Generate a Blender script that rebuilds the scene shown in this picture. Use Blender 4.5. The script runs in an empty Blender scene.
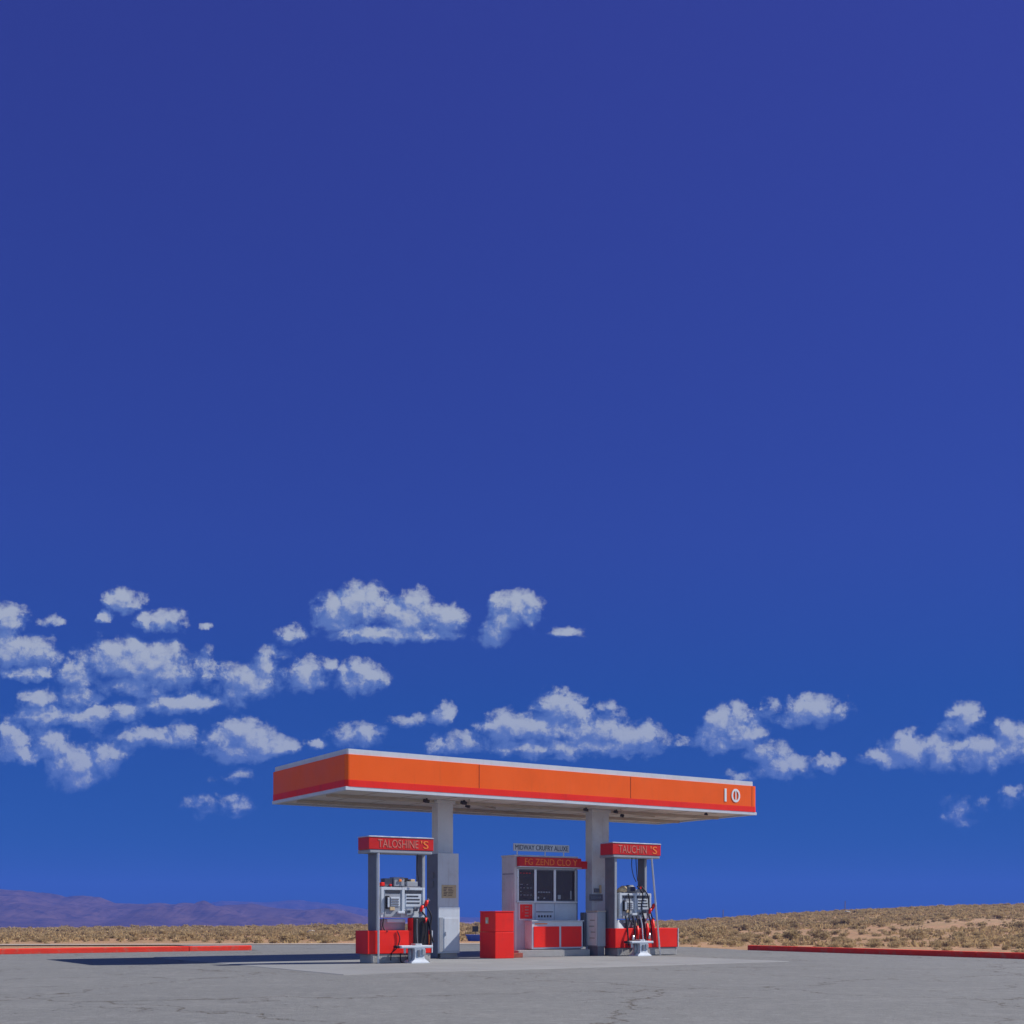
import bpy, bmesh, math, random
import numpy as np
from mathutils import Vector, Matrix, noise as mnoise

R = math.radians
sc = bpy.context.scene
COL = sc.collection
rng = random.Random(11)

# ------------------------------------------------------------------ site frame
# station axes: u along the front of the canopy, v towards the back, z up
ORG = Vector((-4.08, 30.10, 0.0))
YAW = R(33.2)
CU, SU = math.cos(YAW), math.sin(YAW)
def W(u, v, z=0.0):
    return Vector((ORG.x + CU*u - SU*v, ORG.y + SU*u + CU*v, z))

# ------------------------------------------------------------------ light angles
SUN_AZ = R(15.0)      # from +X towards +Y
SUN_EL = R(41.5)
sun_dir = Vector((math.cos(SUN_EL)*math.cos(SUN_AZ), math.cos(SUN_EL)*math.sin(SUN_AZ), math.sin(SUN_EL)))

# ------------------------------------------------------------------ node helpers
def nd(nt, t, **kw):
    n = nt.nodes.new(t)
    for k, v in kw.items():
        setattr(n, k, v)
    return n

def sock(nt, s, v):
    if hasattr(v, 'is_output'):
        nt.links.new(v, s)
    else:
        s.default_value = v

def mth(nt, op, a, b=None, c=None, clamp=False):
    n = nd(nt, 'ShaderNodeMath', operation=op, use_clamp=clamp)
    sock(nt, n.inputs[0], a)
    if b is not None: sock(nt, n.inputs[1], b)
    if c is not None: sock(nt, n.inputs[2], c)
    return n.outputs[0]

def vmth(nt, op, a, b=None, out=0):
    n = nd(nt, 'ShaderNodeVectorMath', operation=op)
    sock(nt, n.inputs[0], a)
    if b is not None: sock(nt, n.inputs[1], b)
    return n.outputs['Value'] if op in ('DOT_PRODUCT', 'LENGTH') else n.outputs[0]

def mixc(nt, f, a, b, mode='MIX'):
    n = nd(nt, 'ShaderNodeMix', data_type='RGBA', blend_type=mode)
    sock(nt, n.inputs[0], f); sock(nt, n.inputs[6], a); sock(nt, n.inputs[7], b)
    return n.outputs[2]

def mapr(nt, v, a, b, c=0.0, d=1.0, smooth=False):
    n = nd(nt, 'ShaderNodeMapRange', interpolation_type='SMOOTHSTEP' if smooth else 'LINEAR')
    n.clamp = True
    sock(nt, n.inputs[0], v)
    for i, x in enumerate((a, b, c, d)): sock(nt, n.inputs[1+i], x)
    return n.outputs[0]

def noise(nt, vec, scale, detail=4.0, rough=0.55, dist=0.0):
    n = nd(nt, 'ShaderNodeTexNoise')
    nt.links.new(vec, n.inputs['Vector'])
    n.inputs['Scale'].default_value = scale
    n.inputs['Detail'].default_value = detail
    n.inputs['Roughness'].default_value = rough
    n.inputs['Distortion'].default_value = dist
    return n.outputs['Fac']

def vscale(nt, vec, s):
    n = nd(nt, 'ShaderNodeMapping')
    nt.links.new(vec, n.inputs['Vector'])
    n.inputs['Scale'].default_value = s
    return n.outputs[0]

def rgba(c): return (c[0], c[1], c[2], 1.0)

def base_mat(name):
    m = bpy.data.materials.new(name)
    m.use_nodes = True
    nt = m.node_tree
    b = nt.nodes['Principled BSDF']
    return m, nt, b

def mat(name, col, rough=0.55, var=0.12, scale=3.0, metal=0.0, bump=0.0, bscale=30.0,
        dirt=None, dirt_amt=0.35, dirt_scale=2.5, streak=0.0, spec=0.2):
    """painted / solid surface: base colour with mottling, worn dirt patches and run-down streaks"""
    m, nt, b = base_mat(name)
    tc = nd(nt, 'ShaderNodeTexCoord').outputs['Object']
    n1 = noise(nt, tc, scale, 5.0)
    lo = tuple(c*(1-var) for c in col); hi = tuple(min(1.0, c*(1+var)) for c in col)
    c = mixc(nt, mapr(nt, n1, 0.3, 0.7), rgba(lo), rgba(hi))
    if dirt is not None:
        n2 = noise(nt, tc, dirt_scale, 8.0, 0.65)
        c = mixc(nt, mapr(nt, n2, 0.52, 0.78, 0.0, dirt_amt), c, rgba(dirt))
        if streak > 0:
            n3 = noise(nt, vscale(nt, tc, (9.0, 9.0, 0.6)), 1.6, 5.0, 0.6)
            c = mixc(nt, mapr(nt, n3, 0.55, 0.8, 0.0, streak), c, rgba(dirt))
    nt.links.new(c, b.inputs['Base Color'])
    b.inputs['Metallic'].default_value = metal
    b.inputs['Specular IOR Level'].default_value = spec
    nt.links.new(mapr(nt, n1, 0.3, 0.7, max(0.05, rough-0.08), min(1.0, rough+0.1)), b.inputs['Roughness'])
    if bump > 0:
        bn = nd(nt, 'ShaderNodeBump')
        bn.inputs['Strength'].default_value = bump
        bn.inputs['Distance'].default_value = 0.02
        nt.links.new(noise(nt, tc, bscale, 4.0), bn.inputs['Height'])
        nt.links.new(bn.outputs[0], b.inputs['Normal'])
    return m

RUST = (0.16, 0.075, 0.04)
DUST = (0.30, 0.22, 0.16)
M = {}
M['orange']  = mat('orange_paint', (0.90, 0.120, 0.006), 0.42, 0.03, 1.2, dirt=(0.60, 0.10, 0.02), dirt_amt=0.3, dirt_scale=1.0, streak=0.32)
M['red']     = mat('red_paint', (0.84, 0.024, 0.012), 0.45, 0.04, 1.5, dirt=(0.42, 0.035, 0.025), dirt_amt=0.4, streak=0.25)
M['red_sign']= mat('red_sign_face', (0.60, 0.026, 0.022), 0.35, 0.08, 2.5, dirt=(0.30, 0.03, 0.02), dirt_amt=0.6)
M['kerbred'] = mat('red_kerb_paint', (0.80, 0.050, 0.025), 0.7, 0.10, 2.0, bump=0.3, dirt=(0.42, 0.20, 0.14), dirt_amt=0.8, dirt_scale=5.0)
M['white']   = mat('white_paint', (0.56, 0.62, 0.70), 0.5, 0.05, 2.0, dirt=DUST, dirt_amt=0.25, streak=0.2)
M['offwhite']= mat('off_white_paint', (0.62, 0.65, 0.68), 0.6, 0.06, 2.0, dirt=DUST, dirt_amt=0.35, streak=0.3)
M['soffit']  = mat('soffit_panel', (0.74, 0.70, 0.63), 0.6, 0.08, 0.7, dirt=(0.34, 0.26, 0.18), dirt_amt=0.5, dirt_scale=0.6)
M['grey']    = mat('grey_metal_paint', (0.32, 0.35, 0.40), 0.5, 0.08, 3.0, dirt=DUST, dirt_amt=0.3, streak=0.2)
M['bluegrey']= mat('blue_grey_paint', (0.46, 0.53, 0.62), 0.55, 0.07, 2.0, dirt=DUST, dirt_amt=0.25, streak=0.2)
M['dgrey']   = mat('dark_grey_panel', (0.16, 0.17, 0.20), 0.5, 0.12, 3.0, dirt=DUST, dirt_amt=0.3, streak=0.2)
M['steel']   = mat('brushed_steel', (0.60, 0.62, 0.66), 0.35, 0.08, 6.0, metal=0.75)
M['black']   = mat('black_rubber', (0.022, 0.020, 0.022), 0.55, 0.25, 5.0)
M['screen']  = mat('dark_display', (0.05, 0.055, 0.07), 0.2, 0.2, 6.0)
M['conc']    = mat('island_concrete', (0.36, 0.36, 0.36), 0.85, 0.12, 3.0, bump=0.4, dirt=(0.17, 0.15, 0.13), dirt_amt=0.55, dirt_scale=3.0)
M['tan']     = mat('tan_card', (0.56, 0.43, 0.26), 0.7, 0.12, 8.0)
M['ink']     = mat('printed_ink', (0.10, 0.075, 0.06), 0.7, 0.2, 10.0)
M['pink']    = mat('faded_pink_lettering', (0.56, 0.19, 0.15), 0.5, 0.1, 8.0)
M['yorange'] = mat('orange_lettering', (0.88, 0.24, 0.05), 0.5, 0.1, 8.0)
M['navy']    = mat('navy_lettering', (0.03, 0.035, 0.075), 0.5, 0.2, 8.0)
M['lblue']   = mat('pale_blue_lettering', (0.72, 0.80, 0.86), 0.5, 0.04, 8.0)
M['blue']    = mat('blue_plastic', (0.05, 0.12, 0.52), 0.45, 0.15, 3.0)
M['seam']    = mat('panel_joint', (0.30, 0.045, 0.02), 0.7, 0.15, 6.0)
M['lamp']    = mat('lamp_housing', (0.05, 0.045, 0.045), 0.5, 0.2, 6.0)
M['rib']     = mat('soffit_rib', (0.50, 0.45, 0.38), 0.6, 0.1, 2.0, dirt=(0.34, 0.26, 0.18), dirt_amt=0.5)
M['brick']   = mat('red_brown_block', (0.26, 0.07, 0.05), 0.85, 0.25, 8.0, bump=0.4)
M['interior']= mat('kiosk_interior', (0.10, 0.09, 0.09), 0.8, 0.2, 2.0)
M['rock']    = mat('pale_rock', (0.36, 0.35, 0.34), 0.9, 0.2, 4.0, bump=0.5, bscale=6.0)
M['wood']    = mat('weathered_post', (0.22, 0.17, 0.13), 0.9, 0.2, 6.0)
M['stem']    = mat('shrub_stem', (0.13, 0.10, 0.075), 0.9, 0.2, 6.0)

def glass_mat():
    m, nt, b = base_mat('tinted_glass')
    out = nt.nodes['Material Output']
    tr = nd(nt, 'ShaderNodeBsdfTransparent'); tr.inputs[0].default_value = (0.40, 0.34, 0.34, 1)
    b.inputs['Base Color'].default_value = (0.080, 0.062, 0.066, 1)
    b.inputs['Roughness'].default_value = 0.06
    mx = nd(nt, 'ShaderNodeMixShader'); mx.inputs[0].default_value = 0.62
    nt.links.new(tr.outputs[0], mx.inputs[1]); nt.links.new(b.outputs[0], mx.inputs[2])
    nt.links.new(mx.outputs[0], out.inputs['Surface'])
    return m
M['glass'] = glass_mat()

def asphalt_mat():
    m, nt, b = base_mat('old_asphalt')
    tc = nd(nt, 'ShaderNodeTexCoord').outputs['Object']
    big = noise(nt, tc, 0.12, 5.0, 0.6)
    mid = noise(nt, tc, 1.1, 6.0, 0.65)
    grit = noise(nt, tc, 16.0, 3.0, 0.7)
    fine = noise(nt, tc, 55.0, 2.0, 0.7)
    c = mixc(nt, mapr(nt, big, 0.3, 0.7), rgba((0.135, 0.141, 0.141)), rgba((0.163, 0.170, 0.168)))
    c = mixc(nt, mapr(nt, mid, 0.5, 0.75, 0.0, 0.45), c, rgba((0.235, 0.235, 0.232)))
    c = mixc(nt, mapr(nt, grit, 0.50, 0.68, 0.0, 0.75), c, rgba((0.105, 0.107, 0.115)))
    c = mixc(nt, mapr(nt, fine, 0.54, 0.68, 0.0, 0.6), c, rgba((0.30, 0.30, 0.30)))
    sp3 = noise(nt, tc, 5.0, 6.0, 0.8)
    c = mixc(nt, mapr(nt, sp3, 0.50, 0.62, 0.0, 0.28), c, rgba((0.095, 0.100, 0.105)))
    c = mixc(nt, mapr(nt, sp3, 0.47, 0.36, 0.0, 0.3), c, rgba((0.28, 0.29, 0.295)))
    # wheel-worn darker lanes and oil stains
    oil = noise(nt, tc, 0.55, 3.0, 0.5, 0.6)
    c = mixc(nt, mapr(nt, oil, 0.66, 0.76, 0.0, 0.45), c, rgba((0.10, 0.10, 0.105)))
    # cracks: distorted cell borders, broken up by a second noise
    dn = nd(nt, 'ShaderNodeTexNoise'); nt.links.new(tc, dn.inputs['Vector'])
    dn.inputs['Scale'].default_value = 0.7; dn.inputs['Detail'].default_value = 8.0; dn.inputs['Roughness'].default_value = 0.62
    off = vmth(nt, 'MULTIPLY', vmth(nt, 'SUBTRACT', dn.outputs['Color'], (0.5, 0.5, 0.5)), (2.6, 2.6, 0.0))
    p = vmth(nt, 'ADD', tc, off)
    masks = None
    for sc_, wid, lo, hi in ((0.16, 0.0055, 0.32, 0.40), (0.36, 0.0075, 0.44, 0.54)):
        v = nd(nt, 'ShaderNodeTexVoronoi', feature='DISTANCE_TO_EDGE', voronoi_dimensions='2D')
        nt.links.new(p, v.inputs['Vector']); v.inputs['Scale'].default_value = sc_
        gate = mapr(nt, noise(nt, tc, 0.23 if sc_ < 0.3 else 0.16, 3.0), lo, hi)
        k = mth(nt, 'MULTIPLY', mapr(nt, v.outputs['Distance'], wid*0.35, wid, 1.0, 0.0), gate)
        masks = k if masks is None else mth(nt, 'MAXIMUM', masks, k)
    c = mixc(nt, mth(nt, 'MULTIPLY', masks, 0.85), c, rgba((0.070, 0.055, 0.040)))
    nt.links.new(c, b.inputs['Base Color'])
    b.inputs['Roughness'].default_value = 0.92
    b.inputs['Specular IOR Level'].default_value = 0.25
    bn = nd(nt, 'ShaderNodeBump'); bn.inputs['Strength'].default_value = 0.55; bn.inputs['Distance'].default_value = 0.015
    h = mth(nt, 'SUBTRACT', mth(nt, 'ADD', grit, fine), masks)
    nt.links.new(h, bn.inputs['Height']); nt.links.new(bn.outputs[0], b.inputs['Normal'])
    return m
M['asphalt'] = asphalt_mat()

def pad_mat():
    m, nt, b = base_mat('forecourt_concrete')
    tc = nd(nt, 'ShaderNodeTexCoord').outputs['Object']
    n1 = noise(nt, tc, 0.5, 6.0, 0.6); n2 = noise(nt, tc, 7.0, 5.0, 0.65); n3 = noise(nt, tc, 0.9, 4.0, 0.6, 0.8)
    c = mixc(nt, mapr(nt, n1, 0.3, 0.7), rgba((0.175, 0.183, 0.188)), rgba((0.225, 0.234, 0.237)))
    c = mixc(nt, mapr(nt, n2, 0.5, 0.75, 0.0, 0.5), c, rgba((0.18, 0.18, 0.185)))
    c = mixc(nt, mapr(nt, n3, 0.6, 0.75, 0.0, 0.6), c, rgba((0.13, 0.128, 0.125)))
    br = nd(nt, 'ShaderNodeTexBrick'); nt.links.new(tc, br.inputs['Vector'])
    br.offset = 0.0; br.inputs['Scale'].default_value = 1.0
    br.inputs['Brick Width'].default_value = 3.1; br.inputs['Row Height'].default_value = 2.8
    br.inputs['Mortar Size'].default_value = 0.018
    c = mixc(nt, mth(nt, 'MULTIPLY', br.outputs['Fac'], 0.6), c, rgba((0.09, 0.085, 0.08)))
    nt.links.new(c, b.inputs['Base Color'])
    b.inputs['Roughness'].default_value = 0.88
    bn = nd(nt, 'ShaderNodeBump'); bn.inputs['Strength'].default_value = 0.3; bn.inputs['Distance'].default_value = 0.01
    nt.links.new(n2, bn.inputs['Height']); nt.links.new(bn.outputs[0], b.inputs['Normal'])
    return m
M['pad'] = pad_mat()

def sand_mat():
    m, nt, b = base_mat('desert_sand')
    tc = nd(nt, 'ShaderNodeTexCoord').outputs['Object']
    n0 = noise(nt, tc, 0.035, 5.0, 0.6); n1 = noise(nt, tc, 0.35, 7.0, 0.65); n2 = noise(nt, tc, 2.2, 6.0, 0.7)
    c = mixc(nt, mapr(nt, n0, 0.35, 0.65), rgba((0.37, 0.205, 0.115)), rgba((0.42, 0.265, 0.160)))
    c = mixc(nt, mapr(nt, n1, 0.45, 0.60, 0.0, 0.75), c, rgba((0.29, 0.205, 0.110)))
    c = mixc(nt, mapr(nt, n2, 0.50, 0.60, 0.0, 0.75), c, rgba((0.20, 0.150, 0.085)))
    nt.links.new(c, b.inputs['Base Color'])
    b.inputs['Roughness'].default_value = 0.95; b.inputs['Specular IOR Level'].default_value = 0.1
    bn = nd(nt, 'ShaderNodeBump'); bn.inputs['Strength'].default_value = 0.8; bn.inputs['Distance'].default_value = 0.15
    nt.links.new(mth(nt, 'ADD', n1, n2), bn.inputs['Height']); nt.links.new(bn.outputs[0], b.inputs['Normal'])
    return m
M['sand'] = sand_mat()
M['dirtpath'] = mat('pale_dirt', (0.33, 0.29, 0.25), 0.95, 0.15, 0.8, dirt=(0.38, 0.22, 0.14), dirt_amt=0.7, dirt_scale=0.6, spec=0.1)

def hill_mat(name, a, bcol):
    m, nt, b = base_mat(name)
    tc = nd(nt, 'ShaderNodeTexCoord').outputs['Object']
    n = noise(nt, tc, 0.02, 8.0, 0.65); n2 = noise(nt, tc, 0.09, 6.0, 0.7)
    c = mixc(nt, mapr(nt, n, 0.35, 0.65), rgba(a), rgba(bcol))
    c = mixc(nt, mapr(nt, n2, 0.50, 0.68, 0.0, 0.75), c, rgba(tuple(x*0.30 for x in a)))
    nt.links.new(c, b.inputs['Base Color']); b.inputs['Roughness'].default_value = 1.0
    b.inputs['Specular IOR Level'].default_value = 0.0
    return m
M['hill'] = hill_mat('mountain_rock', (0.085, 0.05, 0.042), (0.15, 0.09, 0.07))

def leaf_mat(name, a, bcol):
    m, nt, b = base_mat(name)
    oi = nd(nt, 'ShaderNodeObjectInfo').outputs['Random']
    geo = nd(nt, 'ShaderNodeNewGeometry')
    n = noise(nt, geo.outputs['Position'], 0.8, 3.0)
    rp = geo.outputs['Random Per Island']
    f = mth(nt, 'ADD', mth(nt, 'MULTIPLY', n, 0.7), mth(nt, 'ADD', mth(nt, 'MULTIPLY', oi, 0.25), mth(nt, 'MULTIPLY', rp, 0.35)))
    c = mixc(nt, mapr(nt, f, 0.3, 1.0), rgba(a), rgba(bcol))
    nt.links.new(c, b.inputs['Base Color']); b.inputs['Roughness'].default_value = 0.9
    tl = nd(nt, 'ShaderNodeBsdfTranslucent'); nt.links.new(c, tl.inputs[0])
    mx = nd(nt, 'ShaderNodeMixShader'); mx.inputs[0].default_value = 0.4
    nt.links.new(b.outputs[0], mx.inputs[1]); nt.links.new(tl.outputs[0], mx.inputs[2])
    nt.links.new(mx.outputs[0], nt.nodes['Material Output'].inputs['Surface'])
    b.inputs['Specular IOR Level'].default_value = 0.1
    return m
M['sage'] = leaf_mat('sagebrush_leaf', (0.27, 0.205, 0.105), (0.62, 0.475, 0.27))

M['straw'] = leaf_mat('dry_straw', (0.30, 0.215, 0.105), (0.60, 0.44, 0.23))

# ------------------------------------------------------------------ mesh builder
class MB:
    def __init__(s): s.bm = bmesh.new()
    def _merge(s, b):
        me = bpy.data.meshes.new('tmp'); b.to_mesh(me); b.free(); s.bm.from_mesh(me); bpy.data.meshes.remove(me)
    def box(s, x0, x1, y0, y1, z0, z1, bev=0.0, seg=2):
        b = bmesh.new(); bmesh.ops.create_cube(b, size=1.0)
        for v in b.verts:
            v.co = Vector(((x0+x1)/2 + v.co.x*(x1-x0), (y0+y1)/2 + v.co.y*(y1-y0), (z0+z1)/2 + v.co.z*(z1-z0)))
        if bev > 0:
            bmesh.ops.bevel(b, geom=b.edges[:], offset=bev, segments=seg, affect='EDGES', profile=0.6)
        s._merge(b); return s
    def prism(s, pts, z0, z1, bev=0.0):
        b = bmesh.new()
        f = b.faces.new([b.verts.new((p[0], p[1], z0)) for p in pts])
        r = bmesh.ops.extrude_face_region(b, geom=[f])
        for v in r['geom']:
            if isinstance(v, bmesh.types.BMVert): v.co.z = z1
        bmesh.ops.recalc_face_normals(b, faces=b.faces[:])
        if bev > 0:
            bmesh.ops.bevel(b, geom=[e for e in b.edges], offset=bev, segments=2, affect='EDGES')
        s._merge(b); return s
    def ring(s, x0, x1, y0, y1, w, z0, z1):
        b = bmesh.new()
        o = [(x0, y0), (x1, y0), (x1, y1), (x0, y1)]; i = [(x0+w, y0+w), (x1-w, y0+w), (x1-w, y1-w), (x0+w, y1-w)]
        V = [[b.verts.new((p[0], p[1], z)) for p in L] for L in (o, i) for z in (z0, z1)]
        for k in range(4):
            n = (k+1) % 4
            b.faces.new((V[0][k], V[0][n], V[1][n], V[1][k])); b.faces.new((V[2][n], V[2][k], V[3][k], V[3][n]))
            b.faces.new((V[1][k], V[1][n], V[3][n], V[3][k])); b.faces.new((V[0][n], V[0][k], V[2][k], V[2][n]))
        bmesh.ops.recalc_face_normals(b, faces=b.faces[:])
        s._merge(b); return s
    def loft(s, secs, n=16):
        """stacked cross-sections (z, half-x, half-y, roundness) about the origin x,y"""
        b = bmesh.new(); rings = []
        for z, cx, cy, hx, hy, rd in secs:
            ring = []
            for k in range(n):
                t = 2*math.pi*(k+0.5)/n; c, q = math.cos(t), math.sin(t)
                e = 2.0/rd
                ring.append(b.verts.new((cx + hx*math.copysign(abs(c)**e, c), cy + hy*math.copysign(abs(q)**e, q), z)))
            rings.append(ring)
        for a, c in zip(rings, rings[1:]):
            for k in range(n): b.faces.new((a[k], a[(k+1) % n], c[(k+1) % n], c[k]))
        b.faces.new(rings[0][::-1]); b.faces.new(rings[-1])
        s._merge(b); return s
    def tube(s, pts, r, n=8, r1=None):
        b = bmesh.new(); pts = [Vector(p) for p in pts]; rings = []
        for i, p in enumerate(pts):
            d = (pts[min(i+1, len(pts)-1)] - pts[max(i-1, 0)]).normalized()
            up = Vector((0, 0, 1)) if abs(d.z) < 0.9 else Vector((1, 0, 0))
            a = d.cross(up).normalized(); c = d.cross(a)
            rr = r if r1 is None else r + (r1-r)*i/(len(pts)-1)
            rings.append([b.verts.new(p + a*rr*math.cos(2*math.pi*k/n) + c*rr*math.sin(2*math.pi*k/n)) for k in range(n)])
        for p, q in zip(rings, rings[1:]):
            for k in range(n): b.faces.new((p[k], p[(k+1) % n], q[(k+1) % n], q[k]))
        b.faces.new(rings[0][::-1]); b.faces.new(rings[-1])
        bmesh.ops.recalc_face_normals(b, faces=b.faces[:])
        s._merge(b); return s
    def build(s, name, m, parent=None, smooth=False):
        me = bpy.data.meshes.new(name); s.bm.to_mesh(me); s.bm.free()
        me.materials.append(m)
        if smooth:
            for p in me.polygons: p.use_smooth = True
        o = bpy.data.objects.new(name, me); COL.objects.link(o)
        if parent is not None: o.parent = parent
        return o

def box(name, m, parent, *a, **k): return MB().box(*a, **k).build(name, m, parent)

def curve_pts(ctrl, n=24):
    """Catmull-Rom through control points"""
    P = [Vector(p) for p in ctrl]; P = [P[0]*2-P[1]] + P + [P[-1]*2-P[-2]]; out = []
    for i in range(1, len(P)-2):
        for k in range(n):
            t = k/n; a, b, c, d = P[i-1], P[i], P[i+1], P[i+2]
            out.append(0.5*((2*b) + (c-a)*t + (2*a-5*b+4*c-d)*t*t + (3*b-a-3*c+d)*t**3))
    out.append(P[-2]); return out

def tag(o, label=None, cat=None, group=None, kind=None):
    if label: o['label'] = label
    if cat: o['category'] = cat
    if group: o['group'] = group
    if kind: o['kind'] = kind
    return o

def thing(name, label, cat, u, v, z=0.0, group=None, yaw=YAW):
    o = bpy.data.objects.new(name, None); COL.objects.link(o)
    o.empty_display_size = 0.2
    o.location = W(u, v, z); o.rotation_euler = (0, 0, yaw)
    return tag(o, label, cat, group)

def lettering(txt, parent, m, x0, x1, y, z0, z1, name='lettering', face='front', xyz=None, spacing=1.0):
    """raised letters standing 6 mm proud, filling the box x0..x1, z0..z1 on a face that looks towards -y (or -x)"""
    cu = bpy.data.curves.new('txt', 'FONT'); cu.body = txt; cu.extrude = 0.003; cu.size = 1.0
    cu.space_character = spacing; cu.resolution_u = 3
    ob = bpy.data.objects.new('txt', cu); COL.objects.link(ob)
    dg = bpy.context.evaluated_depsgraph_get()
    me = bpy.data.meshes.new_from_object(ob.evaluated_get(dg))
    bpy.data.objects.remove(ob); bpy.data.curves.remove(cu)
    xs = [v.co.x for v in me.vertices]; ys = [v.co.y for v in me.vertices]
    ax, bx_, ay, by = min(xs), max(xs), min(ys), max(ys)
    for v in me.vertices:
        fx = (v.co.x-ax)/(bx_-ax); fy = (v.co.y-ay)/(by-ay)
        v.co = Vector((x0 + fx*(x1-x0), y - 0.003 - v.co.z, z0 + fy*(z1-z0)))
    me.materials.clear(); me.materials.append(m)
    me.name = name
    o = bpy.data.objects.new(name, me); COL.objects.link(o); o.parent = parent
    return o

# ------------------------------------------------------------------ terrain
RT = [(-900, -0.9), (-200, -0.7), (0, -0.55), (200, -0.35), (340, -0.15), (480, 0.10), (600, 0.2), (680, 0.45), (740, 0.85), (850, 1.75), (940, 2.25), (1024, 2.45), (1300, 2.5), (2400, 2.8)]
RX = [a for a, _ in RT]; RZ = [b for _, b in RT]
def sstep(a, b, x):
    t = max(0.0, min(1.0, (x-a)/(b-a))); return t*t*(3-2*t)
def TZ(x, y):
    if y < 30: return -0.035
    ridge = float(np.interp(512 + 1227*x/y, RX, RZ))
    bump = 0.35*mnoise.noise(Vector((x*0.03, y*0.03, 3.1))) + 0.16*mnoise.noise(Vector((x*0.13, y*0.13, 7.7)))
    t = sstep(54, 150, y)
    z = -0.035 + (ridge + bump*0.9)*t
    f = sstep(155, 330, y)
    return z*(1-f) + (-10.0)*f

def terrain():
    def axis(lo, hi, dl, dh, step):
        a = list(np.arange(dl, dh+1e-6, step)); x = dl; s = step
        L = []
        while x > lo: s *= 1.35; x -= s; L.append(max(x, lo))
        x = dh; s = step; H = []
        while x < hi: s *= 1.35; x += s; H.append(min(x, hi))
        return L[::-1] + a + H
    xs = axis(-2800, 2800, -110, 130, 1.6); ys = axis(-900, 3400, 30, 200, 1.6)
    nx, ny = len(xs), len(ys)
    verts = [(x, y, TZ(x, y)) for y in ys for x in xs]
    faces = [(j*nx+i, j*nx+i+1, (j+1)*nx+i+1, (j+1)*nx+i) for j in range(ny-1) for i in range(nx-1)]
    me = bpy.data.meshes.new('desert_ground'); me.from_pydata(verts, [], faces)
    for p in me.polygons: p.use_smooth = True
    me.materials.append(M['sand'])
    o = bpy.data.objects.new('desert_ground', me); COL.objects.link(o); tag(o, kind='structure')
terrain()

def flat(name, pts, z, m):
    me = bpy.data.meshes.new(name)
    me.from_pydata([tuple(W(u, v, z)) for u, v in pts], [], [tuple(range(len(pts)))])
    me.materials.append(m); o = bpy.data.objects.new(name, me); COL.objects.link(o); tag(o, kind='structure'); return o

flat('asphalt_lot', [(-30, -36), (16.30, -36), (16.30, 3.0), (17.4, 7.0), (14.6, 16.2), (9.3, 19.0), (2.4, 20.6), (2.4, 11.75), (-30, 11.75)], 0.0, M['asphalt'])
# concrete slab under the station, a 12 mm rise with a chamfered rim
def slab():
    me = bpy.data.meshes.new('concrete_pad')
    r0 = [(-2.75, -5.65), (9.7, -5.4), (9.7, 6.6), (-2.75, 6.6)]; c = 0.03
    r1 = [(-2.75+c, -5.65+c), (9.7-c, -5.4+c), (9.7-c, 6.6-c), (-2.75+c, 6.6-c)]
    vs = [(u, v, -0.002) for u, v in r0] + [(u, v, 0.012) for u, v in r1]
    me.from_pydata(vs, [], [(4, 5, 6, 7)] + [(k, (k+1) % 4, 4+(k+1) % 4, 4+k) for k in range(4)])
    me.materials.append(M['pad']); o = bpy.data.objects.new('concrete_pad', me); COL.objects.link(o)
    o.location = W(0, 0, 0); o.rotation_euler = (0, 0, YAW); tag(o, kind='structure')
slab()
PADZ = 0.012
# pale dirt track behind the lot
def track():
    a = [(-40, 46.5), (-26, 48.3), (-14, 49.6), (-4, 50.7), (2, 50.6)]; vs = []; fs = []
    for k, (x, y) in enumerate(a):
        vs += [(x, y-0.9, TZ(x, y-0.9)+0.05), (x, y+0.9, TZ(x, y+0.9)+0.05)]
    for k in range(len(a)-1): fs.append((2*k, 2*k+2, 2*k+3, 2*k+1))
    me = bpy.data.meshes.new('dirt_track'); me.from_pydata(vs, [], fs); me.materials.append(M['dirtpath'])
    o = bpy.data.objects.new('dirt_track', me); COL.objects.link(o); tag(o, kind='structure')
track()

# ------------------------------------------------------------------ kerbs
def kerb_run(name, label, x0, x1, y0, y1, seglen, axis):
    bm = MB(); L = x0 if axis == 'x' else y0; end = x1 if axis == 'x' else y1; k = 0
    while L < end - 1e-3:
        e = min(L+seglen, end); j = rng.uniform(-0.004, 0.004); h = 0.165 + rng.uniform(-0.004, 0.004)
        if axis == 'x': bm.box(L+0.002, e-0.002, y0+j, y1+j, -0.02, h, 0.025)
        else: bm.box(x0+j, x1+j, L+0.002, e-0.002, -0.02, h, 0.025)
        L = e
    o = bm.build(name, M['kerbred']); o.location = W(0, 0, 0); o.rotation_euler = (0, 0, YAW)
    return tag(o, label, 'kerb')
kerb_run('red_kerb', 'bright red painted kerb in full sun at the back of the lot, below the mountains', -30.0, 2.15, 11.76, 11.94, 6.0, 'x')
kerb_run('red_kerb', 'dark red painted kerb along the foot of the scrub hill', 16.32, 16.50, -36.0, 2.95, 6.0, 'y')

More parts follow.
